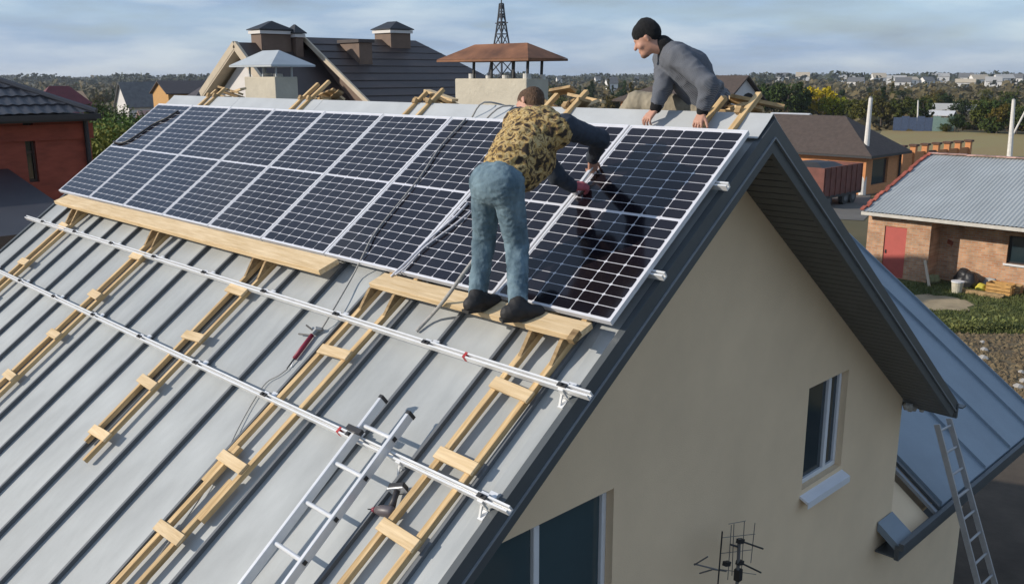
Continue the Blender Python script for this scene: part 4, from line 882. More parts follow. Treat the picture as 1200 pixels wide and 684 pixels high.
lbuild(MB().box((B[0]-run2+0.4, yq+0.3, 0), (hx-0.4, yend-0.4, hz-0.15)), bh, 'wall', M_WHITEW)
for i in range(1, 9):                                  # sheet laps
    f = i/9; lbuild(MB().bar((B[0]+run2*f, yq-0.29, B[2]+(hz-B[2])*f+0.012), (B[0]+run2*f, RE[1]+(yend-RE[1])*f, B[2]+(hz-B[2])*f+0.003), 0.03, 0.012), bh, 'sheet_lap', M_BROWNR)
def stack(h, x, p0, p1, ztop, zlow, dx, m):
    y0, y1 = on(p0, 0, x)[1], on(p1, 0, x)[1]; zt = on(ztop, 0, x)[2]
    c = lbuild(MB().box((x-dx, y0, zlow), (x, y1, zt)), h, 'chimney', m)
    k = MB().box((x-dx-0.06, y0-0.06, zt+0.002), (x+0.06, y1+0.06, zt+0.10)); k.v = [tuple(np.asarray(p)-np.array(h.location)) for p in k.v]; k.build('white_band', M_WHITEW, c)
    k = MB(); hip_cap(k, x-dx-0.10, x+0.10, y0-0.10, y1+0.10, zt+0.14, zt+0.40, 0.3); k.v = [tuple(np.asarray(p)-np.array(h.location)) for p in k.v]; k.build('cap', M_BLACK, c)
stack(bh, A[0]+0.35, (306, 45), (341, 45), (320, 40), A[2]-1, 0.6, M_BROWNB)
stack(bh, A[0]+0.55, (347, 48), (355, 48), (350, 44), A[2]-1, 0.5, M_BROWNB)
stack(bh, B[0]+0.5, (458, 45), (481, 45), (465, 39), B[2]-1.2, 0.9, M_BROWNB)
xk = B[0]+run2*0.42; y0 = on((421, 60), 0, xk)[1]; zk = on((421, 50), 0, xk)[2]
lbuild(MB().box((xk-1.05, y0, B[2]-3), (xk, y0+0.5, zk)), bh, 'chimney', M_BROWNB); lbuild(MB().box((xk-1.12, y0-0.06, zk+0.002), (xk+0.06, y0+0.56, zk+0.1)), bh, 'chimney_cap', M_BROWNR)

# --- generic small house
def plain_house(name, c, w, d, hw, hr, yaw, mw, mr, label, cat='house', group=None, hip=False, wins=2, over=0.3, dormer=False):
    o = empty(name, (c[0], c[1], 0), (0, 0, yaw), label=label, cat=cat, group=group)
    x, y = w/2, d/2
    if hip:
        MB().box((-x, -y, 0), (x, y, hw)).build('wall', mw, o)
        X, Y = x+over, y+over; ins = min(X, Y)
        MB().add([(-X, -Y, hw), (X, -Y, hw), (X, Y, hw), (-X, Y, hw), (-X+ins, 0, hw+hr), (X-ins, 0, hw+hr)], [(0, 1, 5, 4), (1, 2, 5), (2, 3, 4, 5), (3, 0, 4), (3, 2, 1, 0)]).build('roof', mr, o)
    else:
        MB().prism([(-x, -y, 0), (-x, y, 0), (-x, y, hw), (-x, 0, hw+hr), (-x, -y, hw)], (w, 0, 0)).build('wall', mw, o)
        t = 0.12; k = hr/y
        MB().prism([(-x-over, -y-over, hw-over*k+0.01), (-x-over, 0, hw+hr+0.01), (-x-over, y+over, hw-over*k+0.01), (-x-over, y+over, hw-over*k+t), (-x-over, 0, hw+hr+t*1.3), (-x-over, -y-over, hw-over*k+t)], (w+2*over, 0, 0)).build('roof', mr, o)
    for i in range(wins):
        xx = -x+w*(i+1)/(wins+1); f = MB().box((xx-0.45, -y-0.04, hw*0.35), (xx+0.45, -y-0.003, hw*0.8)).build('window', mat('far_window', (0.06, 0.065, 0.07), 0.3, 0.2), o)
    return o
# house behind the seated worker: brown roof, orange wall, white gable with an arch
Yf = 56.0; c0 = on((718, 118), 1, Yf); c1 = on((848, 118), 1, Yf); xg = c1[0]; ap_ = on((873, 90), 0, xg); bk = on((901, 121), 0, xg)
hb = empty('arched_gable_house', (xg-3, Yf+2, 0), label='house with brown roof, orange wall and white gable with dark arched window', cat='house')
hwid = ap_[1]-Yf; ye = ap_[1]+hwid
lbuild(MB().prism([(xg, Yf+0.3, 0), (xg, ye-0.3, 0), (xg, ye-0.3, c1[2]), (xg, ap_[1], ap_[2]-0.1), (xg, Yf+0.3, c1[2])], (-0.3, 0, 0)), hb, 'gable_wall', M_WHITEW)
lbuild(MB().box((c0[0]+0.6, Yf+0.35, 0), (xg-0.31, ye-0.35, c1[2]-0.1)), hb, 'wall', M_ORANGE)
sl_ = c0[0]+5.0
slab(hb, 'roof_slope', [(xg+0.35, Yf-0.1, c1[2]-0.1), (xg+0.35, ap_[1], ap_[2]+0.1), (sl_, ap_[1], ap_[2]+0.1), (c0[0], Yf-0.1, c1[2]-0.1)], 0.15, M_SHINGLE)
slab(hb, 'roof_slope', [(xg+0.35, ap_[1], ap_[2]+0.1), (xg+0.35, ye+0.1, c1[2]-0.1), (c0[0], ye+0.1, c1[2]-0.1), (sl_, ap_[1], ap_[2]+0.1)], 0.15, M_SHINGLE)
slab(hb, 'roof_hip', [(c0[0], Yf-0.1, c1[2]-0.1), (sl_, ap_[1], ap_[2]+0.1), (c0[0], ye+0.1, c1[2]-0.1)], 0.15, M_SHINGLE)
ym = on((876, 125), 0, xg)[1]; zb_ = on((876, 138), 0, xg)[2]; zs = on((876, 128), 0, xg)[2]; aw = (on((886, 125), 0, xg)[1]-on((866, 125), 0, xg)[1])/2
arc = [(xg+0.03, ym-aw, zb_), (xg+0.03, ym+aw, zb_)]+[(xg+0.03, ym+aw*math.cos(t), zs+aw*math.sin(t)) for t in np.linspace(0, math.pi, 9)]
lbuild(MB().prism(arc, (-0.06, 0, 0)), hb, 'arched_window', M_DARK)
# --- orange brick house with brown hip roof, its wall and the trailer
cb = gp((1012, 229)); xo, yo = cb[0], cb[1]
hz2 = on((1016, 183), 1, yo-0.5)[2]; y2 = on((1053, 200), 0, xo)[1]; wid = 15.0
oh = empty('orange_brick_house', (xo-6, yo+4, 0), label='orange brick house with dark brown hip roof beside the white pole', cat='house')
bm = wall_mesh([(yo, 0), (y2, 0), (y2, hz2-0.05), (yo, hz2-0.05)], [(on((1022, 200), 0, xo)[1], on((1040, 200), 0, xo)[1], 0.6, hz2-0.35)], lambda y, z: (xo-oh.location[0], y-oh.location[1], z), (-0.25, 0, 0)); bmobj(bm, 'wall', M_ORANGE, oh)
lbuild(MB().box((xo-wid, yo, 0), (xo-0.251, yo+0.25, hz2-0.05)), oh, 'wall', M_ORANGE); lbuild(MB().box((xo-wid, yo+0.251, 0), (xo-0.3, y2, hz2-0.06)), oh, 'inner_wall', M_DARK)
lbuild(MB().box((xo-0.2, on((1022, 200), 0, xo)[1], 0.6), (xo-0.15, on((1040, 200), 0, xo)[1], hz2-0.35)), oh, 'window', M_GLASS)
X0, X1, Ya_, Yb_ = xo-wid-0.6, xo+0.6, yo-0.6, y2+0.6; ins = (Yb_-Ya_)/2
pk = on((991, 136), 1, (Ya_+Yb_)/2); rz2 = pk[2]
lbuild(MB().add([(X0, Ya_, hz2), (X1, Ya_, hz2), (X1, Yb_, hz2), (X0, Yb_, hz2), (X0+ins, Ya_+ins, rz2), (pk[0], Ya_+ins, rz2)], [(0, 1, 5, 4), (1, 2, 5), (2, 3, 4, 5), (3, 0, 4)]), oh, 'roof', M_SHINGLE)
lbuild(MB().box((X0, Ya_, hz2-0.16), (X1, Yb_, hz2-0.01)), oh, 'eave_box', M_BLACK)
lbuild(MB().tube([(xo+0.1, y2-0.1, hz2-0.1), (xo+0.1, y2-0.1, 0.2)], 0.08, 8), oh, 'downpipe', M_BLACK)
gw = empty('orange_garden_wall', gp((1080, 203)), label='orange brick garden wall with dark capped posts before the field', cat='wall')
W0, W1 = gp((1054, 207)), gp((1132, 198)); M_DBR = mat('dark_cap', (0.10, 0.05, 0.03), 0.8, 0.2)
for i in range(7):
    a_ = W0+(W1-W0)*i/6.0; b_ = W0+(W1-W0)*(i+1)/6.0
    ps = lbuild(MB().box((a_[0]-0.22, a_[1]-0.22, 0), (a_[0]+0.22, a_[1]+0.22, 2.35)), gw, 'post', M_ORANGE); k = MB().box((a_[0]-0.32, a_[1]-0.32, 2.352), (a_[0]+0.32, a_[1]+0.32, 2.52)); k.v = [tuple(np.asarray(p)-np.array(gw.location)) for p in k.v]; k.build('cap', M_DBR, ps)
    if i < 6: lbuild(MB().bar(a_+unit(b_-a_)*0.24+A3(0, 0, 0.95), b_-unit(b_-a_)*0.24+A3(0, 0, 0.95), 0.2, 1.9), gw, 'wall_panel' if i != 2 else 'gate', M_ORANGE if i != 2 else M_DBR)
tb = gp((963, 246)); xt, yt = tb[0], tb[1]
tr = empty('flatbed_trailer', (xt-1.2, yt+3, 0), label='brown high-sided farm trailer with dark tarpaulin parked before the orange house', cat='trailer')
M_TRB = mat('faded_brown_paint', (0.17, 0.062, 0.045), 0.75, 0.25, 2)
z0_, z1_ = on((963, 231), 0, xt)[2], on((963, 198), 0, xt)[2]; Lt = on((1010, 210), 0, xt)[1]-yt
for a_, b_, nm in (((xt-0.08, yt, z0_), (xt, yt+Lt, z1_), 'side_board'), ((xt-2.4, yt, z0_), (xt-2.32, yt+Lt, z1_), 'side_board'), ((xt-2.319, yt, z0_), (xt-0.081, yt+0.08, z1_), 'headboard'), ((xt-2.319, yt+Lt-0.08, z0_), (xt-0.081, yt+Lt, z1_), 'tailboard')):
    lbuild(MB().box(a_, b_), tr, nm, M_TRB)
for i in range(8): yy = yt+0.1+(Lt-0.25)*i/7; lbuild(MB().box((xt+0.001, yy, z0_-0.05), (xt+0.05, yy+0.08, z1_+0.02)), tr, 'stake', M_TRB)
lbuild(MB().box((xt-2.4, yt, z0_-0.18), (xt, yt+Lt, z0_-0.002)), tr, 'chassis', M_BLACK)
lbuild(MB().hexa([(xt-2.35, yt+0.05, z1_-0.1), (xt-0.1, yt+0.05, z1_-0.1), (xt-0.1, yt+Lt*0.6, z1_-0.1), (xt-2.35, yt+Lt*0.6, z1_-0.1)], [(xt-1.9, yt+0.4, z1_+0.32), (xt-0.7, yt+0.4, z1_+0.28), (xt-0.7, yt+Lt*0.5, z1_+0.2), (xt-1.9, yt+Lt*0.5, z1_+0.25)]), tr, 'tarpaulin', M_BLACK)
for yy in (yt+1.0, yt+Lt-1.9, yt+Lt-0.85):
    for xx in (xt-0.25, xt-2.3):
        wo = lbuild(MB().tube([(xx-0.14, yy, 0.47), (xx+0.14, yy, 0.47)], 0.47, 20), tr, 'wheel', M_BLACK); k = MB().tube([(xx+0.13, yy, 0.47), (xx+0.16, yy, 0.47)], 0.25, 14); k.v = [tuple(np.asarray(p)-np.array(tr.location)) for p in k.v]; k.build('rim', M_GREYR, wo)
# --- brick outbuilding with corrugated roof
def brickmat():
    m = bpy.data.materials.new('orange_face_brick'); m.use_nodes = True; nt = m.node_tree; N = nt.nodes; K = nt.links.new; b = N['Principled BSDF']
    t = N.new('ShaderNodeTexCoord'); mp = N.new('ShaderNodeMapping'); mp.inputs['Rotation'].default_value = (R(90), 0, 0); K(t.outputs['Object'], mp.inputs[0])
    bt = N.new('ShaderNodeTexBrick'); bt.inputs['Scale'].default_value = 1.0; bt.inputs['Brick Width'].default_value = 0.27; bt.inputs['Row Height'].default_value = 0.09; bt.inputs['Mortar Size'].default_value = 0.010
    bt.inputs['Color1'].default_value = (0.47, 0.22, 0.11, 1); bt.inputs['Color2'].default_value = (0.60, 0.34, 0.19, 1); bt.inputs['Mortar'].default_value = (0.44, 0.38, 0.30, 1); K(mp.outputs[0], bt.inputs['Vector'])
    nz = N.new('ShaderNodeTexNoise'); nz.inputs['Scale'].default_value = 2.5; nz.inputs['Detail'].default_value = 6; K(t.outputs['Object'], nz.inputs['Vector'])
    mr = N.new('ShaderNodeMapRange'); mr.inputs[1].default_value = 0.3; mr.inputs[2].default_value = 0.7; mr.inputs[3].default_value = 0.72; mr.inputs[4].default_value = 1.2; K(nz.outputs[0], mr.inputs[0])
    mm = N.new('ShaderNodeMix'); mm.data_type = 'RGBA'; mm.blend_type = 'MULTIPLY'; mm.inputs[0].default_value = 1; K(bt.outputs[0], mm.inputs[6]); K(mr.outputs[0], mm.inputs[7]); K(mm.outputs[2], b.inputs['Base Color'])
    bp = N.new('ShaderNodeBump'); bp.inputs['Strength'].default_value = 0.6; bp.inputs['Distance'].default_value = 0.01; bp.invert = True; K(bt.outputs['Fac'], bp.inputs['Height']); K(bp.outputs[0], b.inputs['Normal']); b.inputs['Roughness'].default_value = 0.9; return m
M_BRICK = brickmat(); M_RDOOR = mat('red_door_paint', (0.46, 0.095, 0.075), 0.6, 0.08, 2)
yb1 = 30.98; yb2 = 32.0; xl = on((1014, 300), 1, yb1)[0]; xm = on((1088, 300), 1, yb1)[0]
ob = empty('brick_outbuilding', (xl+4, yb2+2, 0), label='orange brick outbuilding with grey corrugated roof and red door on the lawn', cat='building')
dz0, dz1 = on((1034, 300), 1, yb1)[0], on((1060, 300), 1, yb1)[0]
bm = wall_mesh([(xl, 0), (xm, 0), (xm, 2.42), (xl, 2.42)], [(dz0, dz1, 0.03, 2.09)], lambda x, z: (x-ob.location[0], yb1-ob.location[1], z), (0, 0.25, 0)); bmobj(bm, 'wall', M_BRICK, ob)
dr = lbuild(MB().box((dz0+0.01, yb1+0.04, 0.03), (dz1-0.01, yb1+0.09, 2.08)), ob, 'door', M_RDOOR); k = MB().box((dz0+0.07, yb1+0.01, 0.98), (dz0+0.12, yb1+0.039, 1.12)); k.v = [tuple(np.asarray(p)-np.array(ob.location)) for p in k.v]; k.build('handle', M_BLACK, dr)
lbuild(MB().box((xm-0.25, yb1+0.251, 0), (xm, yb2, 2.42)), ob, 'wall', M_BRICK); lbuild(MB().box((xl, yb1+0.251, 0), (xl+0.25, yb2+6, 2.42)), ob, 'wall', M_BRICK)
wx0, wx1 = on((1181, 290), 1, yb2)[0], on((1181, 290), 1, yb2)[0]+1.5; wz0, wz1 = on((1185, 309), 1, yb2)[2], on((1185, 276), 1, yb2)[2]
bm = wall_mesh([(xm-0.2, 0), (xl+14, 0), (xl+14, 2.5), (xm-0.2, 2.5)], [(wx0, wx1, wz0, wz1)], lambda x, z: (x-ob.location[0], yb2-ob.location[1], z), (0, 0.25, 0)); bmobj(bm, 'wall', M_BRICK, ob)
wn_ = lbuild(MB().box((wx0+0.07, yb2+0.14, wz0+0.07), (wx1-0.07, yb2+0.16, wz1-0.07)), ob, 'window', M_GLASS)
fr = MB()
for a_, b_, c_, d_ in ((wx0, wx1, wz0, wz0+0.07), (wx0, wx1, wz1-0.07, wz1), (wx0, wx0+0.07, wz0+0.071, wz1-0.071), (wx1-0.07, wx1, wz0+0.071, wz1-0.071)): fr.box((a_+0.002, yb2+0.10, c_+0.002), (b_-0.002, yb2+0.17, d_-0.002))
fr.v = [tuple(np.asarray(p)-np.array(ob.location)) for p in fr.v]; fr.build('frame', M_BLACK, wn_); k = MB().box((wx0-0.08, yb2-0.08, wz0-0.07), (wx1+0.08, yb2+0.09, wz0-0.002)); k.v = [tuple(np.asarray(p)-np.array(ob.location)) for p in k.v]; k.build('sill', M_PVC, wn_)
ye_, ze_ = 30.60, on((1012, 247), 1, 30.60)[2]; yrg, zrg = 37.0, on((1150, 184), 1, 37.0)[2]
xv = on((1010, 246), 1, ye_)[0]; mb = MB(); n = 620; V = []
for i in range(n+1):
    x = xv+14.5*i/n; z = 0.012*math.sin(2*math.pi*x/0.15)
    for t in (0, 1): V.append((x, ye_+(yrg-ye_)*t, ze_+(zrg-ze_)*t+z))
mb.add(V, [(2*i, 2*i+2, 2*i+3, 2*i+1) for i in range(n)]); M_CORR = mat('weathered_corrugated', (0.33, 0.355, 0.36), 0.75, 0.14, 0.8, (1, 0.4, 1), detail=9)
lbuild(mb, ob, 'corrugated_roof', M_CORR)
slab(ob, 'roof_underside', [(xv+0.02, ye_+0.02, ze_-0.06), (xv+14.4, ye_+0.02, ze_-0.06), (xv+14.4, yrg, zrg-0.06), (xv+0.02, yrg, zrg-0.06)], 0.05, M_DARK)
slab(ob, 'back_roof', [(xv+0.02, yrg, zrg-0.03), (xv+14.4, yrg, zrg-0.03), (xv+14.4, 2*yrg-ye_, ze_-0.03), (xv+0.02, 2*yrg-ye_, ze_-0.03)], 0.05, M_CORR)
lbuild(MB().box((xv, ye_-0.045, ze_-0.16), (xv+14.4, ye_-0.005, ze_-0.028)), ob, 'eave_fascia', mat('pale_fascia', (0.55, 0.52, 0.46), 0.7, 0.1))
rr = random.Random(8)
for i in range(20):
    t0, t1 = i/20, (i+1)/20-0.004; j = rr.uniform(-0.05, 0.05)
    P0 = A3(xv+0.02+j, ye_+(yrg-ye_)*t0, ze_+(zrg-ze_)*t0+0.05); P1 = A3(xv+0.02+j, ye_+(yrg-ye_)*t1, ze_+(zrg-ze_)*t1+0.07)
    lbuild(MB().bar(P0, P1, 0.15, 0.05), ob, 'verge_tile', mat('red_verge_tile', (0.36, 0.09, 0.055), 0.8, 0.3, 3, orand=0.3))
for i in range(36):
    x = xv+0.05+i*0.4; lbuild(MB().bar((x, yrg, zrg+0.05+rr.uniform(-0.01, 0.02)), (x+0.39, yrg, zrg+0.06), 0.26, 0.05), ob, 'ridge_tile', mat('pale_ridge_tile', (0.42, 0.26, 0.22), 0.8, 0.3, 3, orand=0.3))
# clutter along its wall
def at_g(p, dz=0): v = gp(p); v[2] += dz; return v
def small(name, label, cat, p): return empty(name, gp(p), label=label, cat=cat)
def leaning_board(p, ptop, yw, w, m, label):
    o = small('leaning_board', label, 'board', p); lbuild(MB().bar(gp(p)+A3(0, 0, 0.01), on(ptop, 1, yw), w, 0.05, (0, -1, 0.2)), o, 'plank', m)
leaning_board((1107, 322), (1114, 282), 31.9, 0.22, mat('red_board', (0.30, 0.09, 0.05), 0.8, 0.2), 'reddish board leaning in the recess of the brick outbuilding')
leaning_board((1089, 336), (1084, 305), 30.93, 0.10, M_CREAM, 'pale batten leaning on the corner of the brick outbuilding')
o = small('white_bucket', 'white plastic bucket on the grass before the brick wall', 'bucket', (1121, 343)); g = gp((1121, 343)); lbuild(MB().tube([g+A3(0, 0, 0.01), g+A3(0, 0, 0.42)], [0.17, 0.22], 16), o, 'pail', mat('dirty_white', (0.5, 0.46, 0.36), 0.7, 0.2), smooth=False); lbuild(MB().tube([g+A3(0, 0, 0.421), g+A3(0, 0, 0.46)], 0.235, 16), o, 'rim', M_PVC)
def lump(name, label, cat, p, r, h, m, seed):
    o = small(name, label, cat, p); g = gp(p); b = SDF(g-A3(r*1.6, r*1.6, 0.05), g+A3(r*1.6, r*1.6, h*1.4), max(r/12, 0.03)); rr = random.Random(seed)
    for _ in range(5): q = g+A3(rr.uniform(-r, r)*0.5, rr.uniform(-r, r)*0.4, h*0.35); b.prim(q, q+A3(0, 0, h*rr.uniform(0.1, 0.35)), r*0.55, r*0.35, 0.1)
    me = b.mesh(name, m, fold(5, 0.03)); me.transform(Matrix.Translation(-Vector(o.location))); link('heap', me, o)
lump('black_sack', 'black plastic sack slumped against the brick wall', 'sack', (1133, 336), 0.55, 0.8, M_BLACK, 1)
lump('yellow_bundle', 'small yellow bundle on the boards beside the brick wall', 'bundle', (1150, 341), 0.25, 0.3, mat('yellow_cloth', (0.5, 0.42, 0.05), 0.8, 0.3), 2)
lump('grey_sack', 'pale grey sack among the clutter by the brick wall', 'sack', (1160, 338), 0.3, 0.5, mat('grey_sacking', (0.35, 0.34, 0.32), 0.9, 0.2), 3)
lump('olive_sack', 'olive sack in the recess behind the leaning boards', 'sack', (1094, 333), 0.22, 0.5, mat('olive_sack', (0.20, 0.19, 0.09), 0.9, 0.2), 4)
def crate(p, sx, sy, sz, m, label):
    o = small('wooden_crate', label, 'crate', p); g = gp(p)
    for k in range(3):
        z = 0.02+k*sz/3
        for a_, b_ in (((-sx, -sy-0.03), (sx, -sy)), ((-sx, sy), (sx, sy+0.03)), ((-sx-0.03, -sy), (-sx, sy)), ((sx, -sy), (sx+0.03, sy))): lbuild(MB().box((g[0]+a_[0], g[1]+a_[1], z), (g[0]+b_[0], g[1]+b_[1], z+sz/3-0.03)), o, 'slat', m)
    lbuild(MB().box((g[0]-sx+0.002, g[1]-sy+0.002, 0.02), (g[0]+sx-0.002, g[1]+sy-0.002, 0.05)), o, 'bottom', m)
crate((1172, 344), 0.42, 0.25, 0.42, mat('orange_crate_wood', (0.50, 0.28, 0.09), 0.8, 0.2), 'orange-brown crate standing by the brick wall'); crate((1188, 344), 0.22, 0.2, 0.35, M_WOODOLD, 'dark small crate next to the orange-brown crate')
o = small('board_stack', 'low stack of grey boards on the grass by the wall', 'boards', (1150, 346)); g = gp((1150, 346))
for k in range(3): lbuild(MB().box((g[0]-0.9+0.1*k, g[1]-0.15, 0.01+0.05*k), (g[0]+0.7+0.05*k, g[1]+0.15-0.04*k, 0.055+0.05*k)), o, 'board', M_WOODOLD)
# --- farther houses on the left
H = lambda p: gp(p)
plain_house('red_roofed_house', dep((72, 125), 75), 6.5, 5, 4.4, 2.9, R(85), M_ORANGE, M_REDR, 'low house with dark red roof beyond the red brick house', hip=True)
def far(p, d): v = dep(p, d); return v
plain_house('tan_shed', far((62, 100), 95), 5, 4, 5.6, 0.8, R(85), M_CREAM, mat('tan_roof', (0.36, 0.24, 0.15), 0.8, 0.2), 'tan roofed shed above the dark red roof', 'shed', wins=0)
plain_house('white_gable_house', far((165, 110), 120), 5.2, 3.6, 4.5, 2.7, R(92), M_WHITEW, M_GREYR, 'white gabled house with long grey roof beyond the bushes')
plain_house('ochre_house', far((213, 104), 105), 5, 5, 6.2, 1.2, R(85), mat('ochre_wall', (0.50, 0.28, 0.10), 0.85, 0.15), M_BROWNR, 'small ochre house with brown roof beyond the bushes', wins=1)
plain_house('dark_roofed_house', far((238, 103), 85), 5, 5, 5.0, 2.2, R(85), M_BROWNB, M_BROWNR, 'brown house with dark roof beside the brown-roofed house', wins=1, hip=True)
plain_house('pink_roofed_house', far((205, 118), 70), 5, 4, 4.0, 1.4, R(80), M_WHITEW, mat('faded_pink_roof', (0.32, 0.20, 0.17), 0.8, 0.2), 'house with faded pink roof below the ochre house', wins=1)
# --- white houses on the far slope
rr = random.Random(21)
spots = [(62, 120), (152, 130), (350, 130), (390, 148), (490, 128), (570, 138), (600, 150), (632, 146), (765, 130), (880, 128), (935, 140), (1045, 140), (1100, 138), (875, 158), (1000, 150), (705, 146)]
for i, (a_, b_) in enumerate(spots):
    px_ = (900+a_/3.8, 60+b_/3.8+3.4); d_ = max(330, min(900, 8.07*F_PX/(px_[1]-88.5))); c_ = gp((px_[0], 88.5+8.07*F_PX/d_)); s_ = d_/700
    plain_house('far_white_house', c_, rr.uniform(8, 13)*s_, 7*s_, rr.uniform(4, 5.2)*s_, rr.uniform(1.6, 3.0)*s_, R(rr.uniform(0, 60)), mat('far_white', (0.72, 0.70, 0.67), 0.9, 0.08), (M_GREYR, M_CREAM, mat('pale_asbestos', (0.40, 0.39, 0.37), 0.9, 0.1))[i % 3],
                'small white house among the trees on the far slope', group='white houses on the far slope', wins=2)
for p, d_ in (((716, 102), 420), ((719, 96), 700), ((700, 91), 900), ((745, 93), 900), ((655, 92), 900)):
    plain_house('far_white_house', gp((p[0], 88.5+8.07*F_PX/d_)), 5, 4, 4.5, 2.0, R(60), mat('far_white', (0.72, 0.70, 0.67), 0.9, 0.08), M_GREYR, 'small white house among the trees beyond the seated worker', group='white houses beyond the seated worker', wins=1)
plain_house('long_grey_barn', gp((1118, 139)), 7.5, 5, 1.6, 1.0, R(8), mat('barn_wall', (0.33, 0.31, 0.28), 0.9, 0.15), mat('pale_asbestos', (0.40, 0.39, 0.37), 0.9, 0.1), 'long grey barn with pale roof beyond the field', 'barn', wins=3)
plain_house('pale_shed', gp((1098, 143)), 5, 3, 1.2, 0.6, R(10), mat('barn_wall', (0.33, 0.31, 0.28), 0.9, 0.15), mat('pale_sheet', (0.55, 0.55, 0.55), 0.8, 0.1), 'low pale shed before the long grey barn', 'shed', wins=0)
fe = empty('blue_sheet_fence', gp((1080, 154)), label='faded blue and green sheet fence along the far field edge', cat='fence')
fp = [gp((1046+i*9.2, 153.5+i*0.1)) for i in range(9)]
for i in range(8):
    m_ = mat('fence_blue', (0.07, 0.10, 0.17), 0.7, 0.2) if i < 5 else mat('fence_green', (0.22, 0.32, 0.28), 0.7, 0.15)
    lbuild(MB().bar(fp[i]+A3(0, 0, 1.0), fp[i+1]*0.98+fp[i]*0.02+A3(0, 0, 1.0), 0.06, 1.9+0.4*(i % 2)), fe, 'fence_sheet', m_)
plain_house('pale_shed', gp((925, 158)), 5, 4, 2.2, 0.6, R(5), M_WHITEW, mat('pale_sheet', (0.55, 0.55, 0.55), 0.8, 0.1), 'white roofed shed showing over the orange house roof', 'shed', wins=0)
# --- poles and lattice tower
M_CONC = mat('pale_concrete', (0.62, 0.59, 0.54), 0.9, 0.12, 3)
def pole(pb, pt, r0, r1, label, arm=False, stay=None):
    b_ = gp(pb); d_ = (b_-CAM)@AX[2]; t_ = dep(pt, d_); o = empty('concrete_pole', b_, label=label, cat='pole', group='concrete utility poles')
    lbuild(MB().tube([b_, t_], [r0, r1], 10), o, 'shaft', M_CONC); lbuild(MB().tube([t_, t_+A3(0, 0, 0.12)], [r1*1.05, r1*0.6], 10), o, 'pole_cap', M_GREYR)
    if stay: lbuild(MB().tube([dep(stay[0], d_), dep(stay[1], d_-1)], 0.10, 8), o, 'raking_strut', M_CONC)
    return t_
pt1 = pole((1010, 229), (1020.5, 115), 0.24, 0.13, 'leaning white concrete pole beside the orange brick house')
pt2 = pole((1183, 184), (1188, 117), 0.26, 0.16, 'concrete pole with raking strut behind the corrugated roof', stay=((1186, 160), (1206, 122)))
pole((1075, 152), (1076, 118), 0.14, 0.10, 'thin distant pole by the blue fence')
# lattice tower
dT = 95.0; base = dep((588, 92), dT); base[2] = 0; topz = dep((588, 6), dT)[2]
tw = empty('lattice_tower', base, label='dark steel lattice tower rising behind the rusty chimney cap', cat='tower')
def leg(sx, sy, z): f = z/topz; w_ = 2.6*(1-f)**1.25+0.16; return base+A3(sx*w_/1.2, sy*w_/1.2, z)
M_STEEL = mat('tower_steel', (0.05, 0.052, 0.06), 0.7, 0.2)
zs_ = [topz*(1-(1-i/11)**1.25) for i in range(12)]
for sx, sy in ((-1, -1), (1, -1), (1, 1), (-1, 1)): lbuild(MB().tube([leg(sx, sy, z) for z in zs_], 0.09, 6), tw, 'tower_leg', M_STEEL)
for i in range(11):
    cs = [(-1, -1), (1, -1), (1, 1), (-1, 1)]
    for j in range(4):
        a_, b_ = cs[j], cs[(j+1) % 4]
        for q0, q1 in ((leg(*a_, zs_[i]), leg(*b_, zs_[i+1])), (leg(*b_, zs_[i]), leg(*a_, zs_[i+1])), (leg(*a_, zs_[i+1]), leg(*b_, zs_[i+1]))): lbuild(MB().tube([q0, q1], 0.05, 5), tw, 'brace', M_STEEL)
lbuild(MB().tube([base+A3(0, 0, topz-0.3), base+A3(0, 0, topz+1.0)], 0.06, 6), tw, 'mast_tip', M_STEEL); lbuild(MB().tube([base+A3(-0.9, 0, topz-1.9), base+A3(0.9, 0, topz-1.9)], 0.06, 6), tw, 'antenna_arm', M_STEEL)
# ================================================================== trees and plants
def leafmat(name, c, c2):
    m = mat(name, c, 0.8, 0.3, 0.9, col2=c2, objcol=True, spec=0.2, detail=3); return m
M_LEAF = leafmat('leaf', (0.042, 0.060, 0.018), (0.105, 0.120, 0.036)); M_BARK = mat('bark', (0.10, 0.075, 0.055), 0.95, 0.3, 6)
def crown_mesh(name, seed, rx_, rz_h, zc, nclump, nleaf, leaf, shape='round'):
    rg = np.random.default_rng(seed); V = []; Fs = []
    for _ in range(nclump):
        d = rg.normal(size=3); d /= np.linalg.norm(d); r_ = rg.uniform(0.35, 1.0)**0.6
        if shape == 'cone': h_ = rg.uniform(-1, 1); k = (1-h_)/2*0.9+0.15; c = np.array([d[0]*rx_*k*r_, d[1]*rx_*k*r_, zc+h_*rz_h])
        else: c = np.array([d[0]*rx_*r_, d[1]*rx_*r_, zc+d[2]*rz_h*r_*(1.0 if d[2] > 0 else 0.8)])
        cr = rx_*rg.uniform(0.20, 0.36)
        P = rg.normal(size=(nleaf, 3)); P *= (cr*rg.uniform(0.5, 1.0, nleaf)/np.linalg.norm(P, axis=1))[:, None]; P[:, 2] *= 0.8
        for p in P:
            a = rg.normal(size=3); a /= np.linalg.norm(a); b = np.cross(a, rg.normal(size=3)); b /= np.linalg.norm(b)+1e-9; s_ = leaf*rg.uniform(0.6, 1.3); q = c+p; o = len(V)
            V += [q-a*s_, q-b*s_*0.5, q+a*s_, q+b*s_*0.5]; Fs.append((o, o+1, o+2, o+3))
    me = bpy.data.meshes.new(name); me.from_pydata([tuple(v) for v in V], [], Fs); me.materials.append(M_LEAF); me.update(); return me
